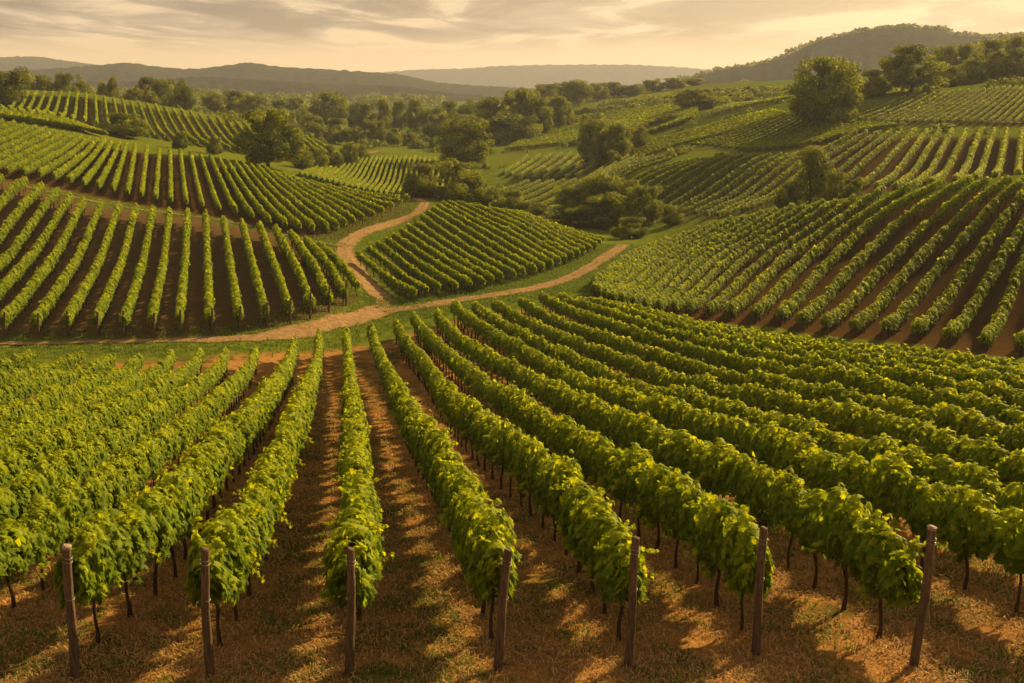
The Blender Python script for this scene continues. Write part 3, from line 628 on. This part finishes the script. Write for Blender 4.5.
me = mesh_np('vineyard_rows', np.concatenate(SV), [leafF, Q + off], [M_VINE, M_TRUNK], [0, 1], cols=np.concatenate(ST))
tag(link('vineyard_rows', me), 'long rows of green grape vines covering the farther fields', 'vines', kind='stuff')
print('vines', len(VN), 'rest', len(rest), 'verts', len(me.vertices))
del SV, leafF, V
# ------------------------------------------------------------------ end posts
def make_post(base, top, label, pale, thick=0.062, group='end posts of the near rows', near=None, name='trellis_post'):
    b = hit(*base, 0.0, near); a2, s2 = ray(*top); z0 = float(H(*b)); a1, _ = ray(*base)
    hgt = s2 * b[1] - z0; lean = (a2 - a1) * b[1]
    e = empty(name, (b[0], b[1], z0)); tag(e, label, 'post', group)
    r_ = np.random.default_rng(int(base[0] * 10)); n = 12; zs = np.linspace(-0.12, hgt, n)
    pts = [(lean * max(z, 0) / hgt + 0.012 * math.sin(z * 3 + base[0]), 0.012 * math.cos(z * 2.5), z) for z in zs]
    V, Q, cap = tube(pts, [thick * (1.12 - 0.16 * k / n) * r_.uniform(0.95, 1.05) for k in range(n)], 14)
    gr = np.tile(1 + r_.normal(0, 0.07, 14), n)[:, None]; ax = np.repeat(np.array(pts), 14, axis=0); V = ax + (V - ax) * gr
    link('shaft', mesh_np('shaft', V, [Q], [M_POST], smooth=True), e)
    t_ = pts[-1]; rt = thick * 1.02 if pale else thick * 0.97
    V, Q, cap = tube([(t_[0], t_[1], t_[2] - 0.012), (t_[0], t_[1], t_[2] + 0.03), (t_[0] + 0.004, t_[1], t_[2] + 0.045)], [rt * 1.02, rt * (1.12 if pale else 1.0), rt * 0.7], 12)
    link('cut_top', mesh_np('cut_top', V, [Q, cap], [M_CUT if pale else M_POST]), e)
    for zf in (0.93, 0.90, 0.62):
        k = zf * hgt; c0 = (lean * zf, 0, k); rg = thick * 1.06
        ring = [(c0[0] + rg*math.cos(t), c0[1] + rg*math.sin(t), k + 0.01*math.sin(t*2)) for t in np.linspace(0, 2*math.pi, 17)]
        V, Q, _ = tube(ring, [0.006] * 17, 5); link('wire_wrap', mesh_np('wire_wrap', V, [Q], [M_WIRE]), e)
    return e, b, z0, hgt
POSTS = [((75,678),(67,548),'pale-topped weathered post at the lower left, leftmost of the end posts',1), ((209,676),(204,551),'brown wooden end post, second from the left, with vine leaves around it',0),
 ((350,674),(351,551),'upright brown end post before the straight centre row, third from the left',0), ((497,670),(508,552),'brown end post leaning right, fourth from the left',0),
 ((628,667),(636,540),'brown end post, fifth from the left, backed by leafy vine',0), ((755,655),(763,530),'brown end post, sixth from the left, topped by overhanging leaves',0),
 ((915,667),(933,529),'tall leaning end post with pale top, rightmost of the end posts',1)]
for b_, t_, lb, pale in POSTS: make_post(b_, t_, lb, pale)
lefts = [(4,338),(38,339),(67,337),(97,338),(123,337),(153.5,339),(180,336),(212,334),(240,332),(267,328),(290,324),(310,319),(329,312),(346,306)]
for k, (px, py) in enumerate(lefts):
    make_post((px, py), (px + 0.4, py - 25.5), 'stout brown end post across the track, %s from the left along the dark field' % ordn(k), 0, 0.085, 'end posts of the dark field beyond the track', 68)

# ------------------------------------------------------------------ grass and straw on the near ground
fx = np.concatenate([Q[:, 0] for _, Q in ROWS['fore']]); 
def blades(n, xs, ys, hmin, hmax, w, lay):
    zz = H(xs, ys); a = rng.uniform(0, 2*math.pi, n); hh = rng.uniform(hmin, hmax, n); le = rng.normal(lay, 0.25, n)
    dx, dy = np.cos(a), np.sin(a); tip = np.stack([xs + dx*hh*np.sin(le), ys + dy*hh*np.sin(le), zz + np.abs(hh*np.cos(le)) + 0.015], 1)
    mid = np.stack([xs + dx*hh*0.45*np.sin(le*0.7), ys + dy*hh*0.45*np.sin(le*0.7), zz + 0.55*np.abs(hh*np.cos(le*0.7)) + 0.01], 1)
    px_, py_ = -dy * w, dx * w
    b0 = np.stack([xs - px_, ys - py_, zz - 0.01], 1); b1 = np.stack([xs + px_, ys + py_, zz - 0.01], 1)
    m0 = mid.copy(); m0[:, 0] -= px_*0.8; m0[:, 1] -= py_*0.8; m1 = mid.copy(); m1[:, 0] += px_*0.8; m1[:, 1] += py_*0.8
    V = np.stack([b0, b1, m1, m0, tip], 1).reshape(-1, 3); k = np.arange(n)[:, None] * 5
    return V, k + np.array([[0, 1, 2, 3]]), k + np.array([[3, 2, 4]])
def scatter_ground(n, y0, y1):
    y = np.exp(rng.uniform(math.log(y0), math.log(y1), n)); x = rng.uniform(-0.62, 0.62, n) * (y + 2); return x, y
rows_near = np.concatenate([resample(Q, 120) for r, Q in ROWS['fore'] if -6 <= r <= 16])
def to_row(x, y):
    d = np.full(len(x), 9.0)
    for c0 in range(0, len(x), 20000):
        s = slice(c0, c0 + 20000); d[s] = np.sqrt(np.min((x[s, None] - rows_near[None, :, 0])**2 + (y[s, None] - rows_near[None, :, 1])**2, axis=1))
    return d
x, y = scatter_ground(230000, 11, 60); keep = vnoise(x, y, 2.2, 21) + rng.normal(0, 0.25, len(x)) > -0.3; x, y = x[keep], y[keep]
V, Fq, Ft = blades(len(x), x, y, 0.04, 0.15, 0.004 + 0.0004*y, 1.32)
tag(link('straw', mesh_np('straw', V, [Fq, Ft], [M_STRAW], cols=np.repeat(rng.random(len(x)), 5))), 'dry orange straw scattered over the soil between the near rows', 'straw', kind='stuff')
x, y = scatter_ground(150000, 11, 40); g_ = vnoise(x, y, 3.4, 22) + 0.5 * vnoise(x, y, 1.1, 23); d = to_row(x, y)
keep = (g_ + rng.normal(0, 0.08, len(x)) > 0.06) & (d > 0.42); x, y = x[keep], y[keep]
V, Fq, Ft = blades(len(x), x, y, 0.03, 0.11, 0.005 + 0.0003*y, 0.8)
tag(link('grass', mesh_np('grass', V, [Fq, Ft], [M_GRASS], cols=np.repeat(rng.random(len(x)), 5))), 'short green grass patches between the near vine rows', 'grass', kind='stuff')
# rough grass on the verges of the tracks and banks
gx, gy = [], []
for k, Q in TRACKS.items():
    if k > 2: continue
    n = 26000 if k < 2 else 5000; i_ = rng.integers(0, len(Q), n); T = np.gradient(Q, axis=0); T /= np.linalg.norm(T, axis=1)[:, None]
    o_ = (rng.uniform(1.15, 4.2, n) if k < 2 else rng.uniform(0.5, 2.0, n)) * rng.choice([-1, 1], n); gx.append(Q[i_, 0] - T[i_, 1]*o_ + rng.normal(0, 0.3, n)); gy.append(Q[i_, 1] + T[i_, 0]*o_ + rng.normal(0, 0.3, n))
for k in (0, 1):
    Q = TRACKS[k]; n = 5000; i_ = rng.integers(0, len(Q), n); T = np.gradient(Q, axis=0); T /= np.linalg.norm(T, axis=1)[:, None]
    o_ = np.where(rng.random(n) < 0.15, rng.normal(0, 0.13, n), rng.choice([-1, 1], n) * rng.normal(0.98, 0.13, n)); kk = vnoise(Q[i_, 0], Q[i_, 1], 4, 51) + rng.normal(0, 0.2, n) > -0.05
    gx.append((Q[i_, 0] - T[i_, 1]*o_)[kk]); gy.append((Q[i_, 1] + T[i_, 0]*o_)[kk])
x = np.concatenate(gx); y = np.concatenate(gy); V, Fq, Ft = blades(len(x), x, y, 0.08, 0.26, 0.03, 0.7)
tag(link('verge_grass', mesh_np('verge_grass', V, [Fq, Ft], [M_GRASS], cols=np.repeat(np.clip(rng.normal(0.6, 0.25, len(x)), 0, 1), 5))), 'rough yellow-green grass along the verges of the dirt tracks', 'grass', kind='stuff')

# ------------------------------------------------------------------ trees
def crown_mesh(seed, kind):
    r_ = np.random.default_rng(seed); nl = {'round': 95, 'bush': 50, 'tall': 44, 'cone': 40}[kind]; C_ = []; tries = 0
    while len(C_) < nl:
        p_ = r_.uniform(-1, 1, 3)
        if kind in ('round', 'bush'):
            if p_[0]**2 + p_[1]**2 + (p_[2]**2 if p_[2] > 0 else 0.5 * p_[2]**2) > 1: continue
        elif np.linalg.norm(p_) > 1: continue
        if kind == 'round': c = p_ * [0.38, 0.38, 0.47 if p_[2] > 0 else 0.28] + [0, 0, 0.42]; rr_ = r_.uniform(0.055, 0.115)
        elif kind == 'bush': c = p_ * [0.40, 0.38, 0.55 if p_[2] > 0 else 0.15] + [0, 0, 0.27]; rr_ = r_.uniform(0.07, 0.15)
        elif kind == 'tall': c = p_ * [0.33, 0.33, 0.42] + [0, 0, 0.52]; rr_ = r_.uniform(0.10, 0.19)
        else:
            h_ = r_.random() ** 0.8; c = np.array([p_[0] * 0.42 * (1 - h_ * 0.8), p_[1] * 0.42 * (1 - h_ * 0.8), 0.12 + 0.74 * h_]); rr_ = r_.uniform(0.08, 0.15)
        if np.linalg.norm(p_) < 0.45 and r_.random() < 0.6: continue
        C_.append((c, rr_))
    if kind in ('round', 'bush'): C_ += [(np.array([r_.normal(0, 0.13), r_.normal(0, 0.13), 0.82 if kind == 'round' else 0.70]), 0.10) for _ in range(9)]
    skew = r_.normal(0, 0.07, 2); cs = np.array([c for c, _ in C_]); rs = np.array([q for _, q in C_]); cs[:, 0] += skew[0] * cs[:, 2]; cs[:, 1] += skew[1] * cs[:, 2]
    n = 14000; k = r_.choice(len(cs), n, p=rs**2 / (rs**2).sum()); d = r_.normal(0, 1, (n, 3)); d /= np.linalg.norm(d, axis=1)[:, None]
    rad = rs[k] * (1 - 0.45 * r_.random(n) ** 2) * (1 + 0.12 * np.sin(d[:, 0]*9 + k) * np.cos(d[:, 2]*8 + k))
    P = cs[k] + d * rad[:, None]; P[:, 2] = np.maximum(P[:, 2], 0.01 + 0.03 * r_.random(n))
    N = d + 0.35 * (P - [0, 0, 0.3]) + r_.normal(0, 0.28, (n, 3)); D = r_.normal(0, 0.6, (n, 3)) + [0, 0, -0.6]
    q0, q1 = np.percentile(P[:, 0], [0.7, 99.3]); P[:, 0] = (P[:, 0] - (q0 + q1) / 2) / (q1 - q0); q0, q1 = np.percentile(P[:, 1], [0.7, 99.3]); P[:, 1] = (P[:, 1] - (q0 + q1) / 2) / (q1 - q0)
    P[:, 2] /= np.percentile(P[:, 2], 99.7)
    V, Fl = place_leaves(KV, KF, P, N, D, r_.uniform(0.026, 0.048, n)); tk = r_.normal(0.48, 0.17, len(cs))
    tint = np.repeat(np.clip(tk[k] + r_.normal(0, 0.16, n), 0, 1), 4)
    me_ = mesh_np('crown', V, [Fl], [M_TREE], cols=tint)
    parts = [tube([(0, 0, -0.05), (0.01, 0, 0.1), (0.0, 0.01, 0.3), (skew[0]*0.5, skew[1]*0.5, 0.6)], [0.042, 0.03, 0.026, 0.012], 8)[:2]]
    for q in range(6):
        a = q * 1.05 + r_.random(); z0 = r_.uniform(0.16, 0.4); parts.append(tube([(0, 0, z0), (0.14*math.cos(a), 0.14*math.sin(a), z0 + 0.12), (0.28*math.cos(a), 0.28*math.sin(a), z0 + 0.3)], [0.017, 0.012, 0.006], 6)[:2])
    V, Q = join(parts); return me_, mesh_np('trunk', V, [Q], [M_BARK], smooth=True)
CR = {k: [crown_mesh(200 + 17*i + 7*len(k), k) for i in range(n_)] for k, n_ in (('round', 3), ('bush', 3), ('tall', 2), ('cone', 1))}
TREEXY = []
def tree(x0, x1, ytop, ybase, Yd, kind, label, group=None, cat='tree', sink=0.03):
    """a tree filling the given span when seen at distance Yd; stands on the ground there"""
    px = (x0 + x1) / 2; w = (x1 - x0) / F_PX * (Yd * cp + 8 * sp); a, st = ray(px, ytop); X_ = a * Yd; z = float(H(X_, Yd)); hgt = st * Yd - z
    if hgt < 0.45 * w or hgt > 3.2 * w: print('TREE?', label[:50], 'w %.1f h %.1f' % (w, hgt), 'base py %.0f' % project((X_, Yd, z))[1])
    hgt = max(hgt, 0.35 * w)
    k = len(TREEXY); c_, t_ = CR[kind][k % len(CR[kind])]; e = empty('shrub' if cat in ('bush', 'shrub') else 'tree', (X_, Yd, z - sink * hgt), random.uniform(0, 6.28))
    e.scale = (w * 1.02, w * 1.02, hgt * (1 + sink)); tag(e, label, cat, group); link('trunk', t_, e); link('crown', c_, e); TREEXY.append((X_, Yd, w)); return e
T = tree
# left
T(-14,27,68,108,262,'tall','tall sunlit tree at the left picture edge above the grassy band'); 
T(28,50,75,93,330,'round','dark tree just right of the tall sunlit tree at the left picture edge')
T(52,76,73,90,335,'round','rounded dark tree behind the crest of the left vine hill')
T(74,92,80,92,345,'bush','low bush between two rounded trees behind the left hill crest',cat='bush')
T(96,110,81,92,340,'bush','small low shrub on the left skyline, left of the pointed tree',cat='bush')
T(106,120,77,92,340,'cone','small pointed dark tree behind the left vine hill crest')
T(133,158,77,96,350,'round','left tree of the dark clump beyond the left vine hill')
T(150,178,79,104,345,'round','middle tree of the dark clump beyond the left vine hill')
T(172,194,80,106,340,'tall','right squarish tree of the dark clump beyond the left vine hill')
T(122,142,88,102,318,'bush','low shrub below the dark clump, on the hill crest',cat='bush')
T(140,160,92,106,322,'bush','low shrub beneath the middle of the dark clump on the crest',cat='bush')
T(97,146,113,141,222,'bush','broad dark bush with a sunlit top behind the left rows',cat='bush')
T(172,187,131,149,212,'bush','small dark shrub behind the rows, right of the broad bush',cat='bush')
T(206,221,136,153,211,'bush','small dark shrub left of the big lone tree',cat='bush')
T(233,296,109,168,194,'round','big round dark tree standing alone at the top of the left rows')
for k, (a, b, c, d_) in enumerate([(292,312,150,214),(306,326,147,222),(322,342,145,232),(338,358,143,245),(352,370,144,262)]):
    T(a, b, c, c+12, d_, 'bush', '%s low scrub bush on the dark slope right of the big lone tree' % ordn(k), 'scrub on the slope beside the big lone tree', 'bush')
# valley left of centre
for (a,b,c,Yd,kd,lb) in [(200,226,93,430,'round','leftmost tree of the far clump above the big lone tree'),(220,246,91,440,'round','middle tree of the far clump above the big lone tree'),(240,264,95,430,'round','right tree of the far clump above the big lone tree'),
    (266,288,100,440,'bush','low hazy tree between two far clumps over the left fields'),(284,310,98,450,'round','hazy tree just left of the large pale domed tree'),(308,347,92,430,'round','large hazy domed tree in the valley left of centre'),
    (344,364,101,440,'tall','hazy tree touching the right side of the domed valley tree'),(352,376,104,410,'round','pale bushy tree right of the domed valley tree'),(374,393,99,420,'cone','pointed hazy tree in the valley left of centre'),
    (390,408,101,430,'round','small hazy tree right of the pointed valley tree'),(404,424,100,420,'round','round hazy tree left of the dark wooded mass'),
    (366,386,121,350,'round','dark round tree low in the valley under the pointed tree'),(386,402,128,345,'bush','small dark bush right of the low valley tree'),(402,420,132,340,'bush','dark bush in the dip left of the centre oak'),
    (345,366,127,345,'bush','dark bush low in the valley, left of the dark round tree'),(322,346,118,345,'bush','hedge bush under the large hazy domed tree'),(298,324,114,350,'bush','hedge bush left of and under the domed valley tree'),(276,300,109,355,'bush','hedge bush behind the long green slope, left end')]:
    T(a,b,c,c+20,Yd,kd,lb,'trees in the hazy valley', 'bush' if 'bush' in kd else 'tree')
for k,(a,b,c,Yd) in enumerate([(418,444,106,400),(436,462,101,410),(454,480,100,405),(424,450,114,380),(448,476,112,378)]):
    T(a,b,c,c+24,Yd,'round' if k%2 else 'tall','%s tree of the dark wooded mass left of the great central clump' % ordn(k),'dark wooded mass in the middle of the valley')
T(476,512,97,142,352,'round','left dome of the great central tree clump'); T(498,538,90,146,345,'round','tallest middle dome of the great central tree clump')
T(524,553,98,140,342,'round','sunlit right dome of the great central tree clump'); T(478,540,112,150,335,'bush','dark understorey of the great central tree clump',cat='bush')
T(546,572,96,118,370,'round','tree touching the right side of the great central clump')
for k,(a,b,c,Yd) in enumerate([(518,540,88,520),(534,560,84,510),(556,576,82,500),(566,592,80,480),(588,608,83,500),(604,624,82,520),(620,644,84,520),(642,664,80,540),(660,684,78,540),(682,704,80,560)]):
    T(a,b,c,c+16,Yd,'round' if k%3 else 'tall','%s tree from the left along the wooded ridge behind the terraces' % ordn(k),'trees along the far terrace ridge')
T(439,491,119,165,262,'round','large round sunlit oak in the valley, just left of the picture centre')
T(402,442,164,200,193,'bush','dark left tree of the pair behind the bend of the track'); T(436,484,159,200,190,'bush','sunlit right tree of the pair behind the bend of the track')
T(480,504,187,207,192,'bush','left pale bush beside the pair of trees, behind the middle field',cat='bush'); T(500,529,191,214,188,'bush','right pale bush behind the back edge of the middle field',cat='bush')
T(528,548,203,216,186,'bush','small low bush right of the two pale bushes',cat='bush')
T(579,616,119,160,250,'round','left half of the round clump on the slope right of centre'); T(602,634,124,161,248,'round','right half of the round clump on the slope right of centre')
T(607,622,150,163,238,'bush','little sunlit bush at the foot of the round clump',cat='bush'); T(628,650,126,150,262,'bush','low bush right of the round clump on the slope',cat='bush')
T(638,660,121,139,300,'bush','left bush of the hedge on the mid slope',cat='bush'); T(652,684,115,139,302,'round','dark tree at the right end of the mid slope hedge'); T(674,692,117,133,305,'bush','sunlit bush left of the hazy slope tree',cat='bush')
T(676,719,89,126,335,'round','hazy round tree standing alone above the mid slope hedge')
T(718,742,103,119,330,'bush','low hazy bush left of two on the distant slope',cat='bush'); T(736,762,100,117,332,'bush','low hazy bush right of two on the distant slope',cat='bush')
# dark clump behind the end of the valley road
for (a,b,c,Yd,kd,lb) in [(554,592,186,178,'round','leftmost tree of the dark clump beyond the valley track'),(580,622,173,180,'tall','tallest tree of the dark clump beyond the valley track'),(606,642,180,176,'round','middle tree of the dark clump beyond the valley track'),
    (628,664,186,170,'round','right tree of the dark clump beyond the valley track'),(590,640,192,170,'bush','dark thicket in front of the tallest tree of the clump'),(662,684,205,164,'bush','small round bush right of the dark clump'),
    (612,648,217,150,'bush','low sunlit bush at the end of the right track'),(560,600,205,172,'bush','dark low bush at the left foot of the dark clump')]:
    T(a,b,c,c+35,Yd,kd,lb,'clump beyond the valley track','bush' if 'bush' in lb or 'thicket' in lb else 'tree')
# right hill
T(793,861,57,113,222,'round','big round tree on the brow of the right hill, nearest the sky'); T(858,891,70,100,245,'bush','dark thicket between the two big trees on the right hill')
T(886,945,45,97,246,'round','second big round tree on the right hill, right of the dark thicket')
for (a,b,c,Yd,kd,lb) in [(932,958,46,330,'round','tree behind the second big round tree on the right hill'),(952,982,44,335,'round','tree right of and behind the second big hill tree'),(974,1004,40,345,'round','wooded crest tree near the upper right corner, left of two'),(1000,1034,36,350,'round','wooded crest tree in the upper right corner'),
    (938,964,66,258,'bush','yellowish bush at the foot of the upper right hedge'),(960,988,58,262,'bush','left dark bush of the upper right hedge'),(982,1012,50,262,'bush','middle dark bush of the upper right hedge'),(1006,1040,48,262,'bush','right dark bush of the upper right hedge')]:
    T(a,b,c,c+22,Yd,kd,lb,'trees along the top of the right hill','bush' if 'bush' in lb else 'tree')
T(792,834,147,198,143,'cone','conical dark tree in the dip between the two right fields'); T(826,850,170,198,138,'bush','low dark bush right of the conical tree',cat='bush'); T(776,802,182,205,142,'bush','low dark bush left of the conical tree',cat='bush')
T(846,866,178,196,137,'bush','small round bush farther right of the conical tree',cat='bush')
T(716,728,62,72,1180,'cone','tiny pointed tree on the ridge line left of the mountain') if False else None

# ------------------------------------------------------------------ far woodland, one mass
def blobs(cx, cy, cz, r0, nper, s):
    n = len(cx) * nper; d = rng.normal(0, 1, (n, 3)); d /= np.linalg.norm(d, axis=1)[:, None]; d[:, 2] = np.abs(d[:, 2]) * 1.15; rr_ = np.repeat(r0, nper)
    P = np.stack([np.repeat(cx, nper), np.repeat(cy, nper), np.repeat(cz, nper)], 1) + d * rr_[:, None] * rng.uniform(0.75, 1.05, n)[:, None]
    V, Fl = place_leaves(KV, KF, P, d + rng.normal(0, 0.4, (n, 3)), rng.normal(0, 0.6, (n, 3)) + [0, 0, -0.5], rr_ * s * rng.uniform(0.8, 1.2, n)); t = np.repeat(rng.normal(0.42, 0.13, len(cx)), nper) + rng.normal(0, 0.12, n)
    return V, Fl, np.repeat(np.clip(t, 0, 1), 4)
WV, WF, WT, wo_ = [], [], [], 0
def add_blobs(*a):
    global wo_
    V, Fl, t = blobs(*a); WV.append(V); WF.append(Fl + wo_); WT.append(t); wo_ += len(V)
# valley floor woods between 380 and 1300 m
n = 5200; yv = np.exp(rng.uniform(math.log(395), math.log(1300), n)); xv = rng.uniform(-0.75, 0.62, n) * yv
den = vnoise(xv, yv, 150, 31) + 0.6 * vnoise(xv, yv * 0.4, 60, 32) + 0.25 * (yv > 650) + 0.15 * (xv < -0.1 * yv)
kp = (den > np.where(yv < 650, 1.15, 0.6)) & ~((xv > -0.03 * yv) & (yv < 640)); xv, yv = xv[kp], yv[kp]; r0 = rng.uniform(4, 8.5, len(xv)); add_blobs(xv, yv, H(xv, yv) + r0 * 0.25, r0, 120, 0.28)
# low scrub on the open ground between the plots
n = 9000; yv = np.exp(rng.uniform(math.log(185), math.log(430), n)); xv = rng.uniform(-0.55, 0.5, n) * yv
iv = np.clip(np.searchsorted(vg, np.log(yv + OFF)), 0, NV - 1); iu = np.clip(((xv / (yv + OFF) - ug[0]) / (ug[1] - ug[0])).round().astype(int), 0, NU - 1); anyz = sum(zone.values())
dn = vnoise(xv, yv, 30, 41) + 0.7 * vnoise(xv, yv, 9, 42); kp = (anyz[iv, iu] < 0.5) & (anyz[np.clip(iv - 4, 0, NV-1), iu] < 0.5) & (anyz[iv, np.clip(iu + 3, 0, NU-1)] < 0.5) & (anyz[iv, np.clip(iu - 3, 0, NU-1)] < 0.5) & (dn > 0.22) & ~((xv < -0.06 * yv) & (yv < 310))
xv, yv = xv[kp], yv[kp]; r0 = rng.uniform(0.35, 1.3, len(xv)) * (1 + (yv > 300)); add_blobs(xv, yv, H(xv, yv) - 0.05, r0, 34, 0.55)
# hedge lines on the terraces
for (a_, b_, n_) in [((545,120),(690,104),60), ((600,108),(760,97),60), ((505,133),(600,122),40), ((700,96),(800,92),40), ((430,124),(480,122),20)]:
    for k in range(n_):
        t = (k + rng.random()) / n_; P = hit(a_[0] + (b_[0]-a_[0])*t, a_[1] + (b_[1]-a_[1])*t + rng.normal(0, 0.6), 0, 280); r1 = np.array([rng.uniform(1.2, 2.6)]); add_blobs(P[:1], P[1:], np.array([float(H(*P))]) + 0.2, r1, 40, 0.55)
# wooded hill behind the right fields
n = 2600; yv = rng.uniform(395, 760, n); xv = rng.uniform(0.30, 0.72, n) * yv; kp = (xv / yv > 0.395 + 0.00005 * (yv - 380)) & (vnoise(xv, yv, 90, 35) > -0.35); xv, yv = xv[kp], yv[kp]
r0 = rng.uniform(3.5, 6, len(xv)); add_blobs(xv, yv, H(xv, yv) - r0 * 0.1, r0, 120, 0.28)
# woods on the mountain and the nearer range
for RR, n, tmax in ((RG, 1500, 25),):
    i_ = rng.integers(22, tmax, n); j_ = rng.integers(0, 419, n); c = RR[i_, j_]; r0 = rng.uniform(2.4, 4.4, n); add_blobs(c[:, 0] + rng.normal(0, 6, n), c[:, 1] + rng.normal(0, 9, n), c[:, 2] - r0 * 0.1, r0, 16, 0.8)
me = mesh_np('distant_woodland', np.concatenate(WV), [np.concatenate(WF)], [M_TREE], cols=np.concatenate(WT))
tag(link('distant_woodland', me), 'hazy dark woodland covering the far valley and mountain slopes', 'woodland', kind='stuff')
print('woodland faces', len(me.polygons), 'trees', len(TREEXY))

# ------------------------------------------------------------------ air
zmin = min(float(ZG.min()), -30) - 1; zmax = max(float(RH3[..., 2].max()), float(RG[..., 2].max()), float(RH2[..., 2].max()), float(RH1[..., 2].max())) + 14
bx0, bx1, by0, by1 = -6200.0, 6200.0, -60.0, 5800.0
V = np.array([[x, y, z] for z in (zmin, zmax) for x, y in ((bx0, by0), (bx1, by0), (bx1, by1), (bx0, by1))])
Fh = np.array([[0,3,2,1],[4,5,6,7],[0,1,5,4],[1,2,6,5],[2,3,7,6],[3,0,4,7]])
m, nt = new_mat('haze_air'); pv = ND(nt, 'ShaderNodeVolumePrincipled'); pv.inputs['Color'].default_value = (0.76, 0.81, 1.0, 1); pv.inputs['Density'].default_value = HAZE
pv.inputs['Anisotropy'].default_value = 0.2
o = nt.nodes.new('ShaderNodeOutputMaterial'); nt.links.new(pv.outputs[0], o.inputs['Volume'])
if HAZE > 0: tag(link('haze', mesh_np('haze', V, [Fh], [m])), 'thin golden haze filling the air over the valley', 'haze', kind='stuff')
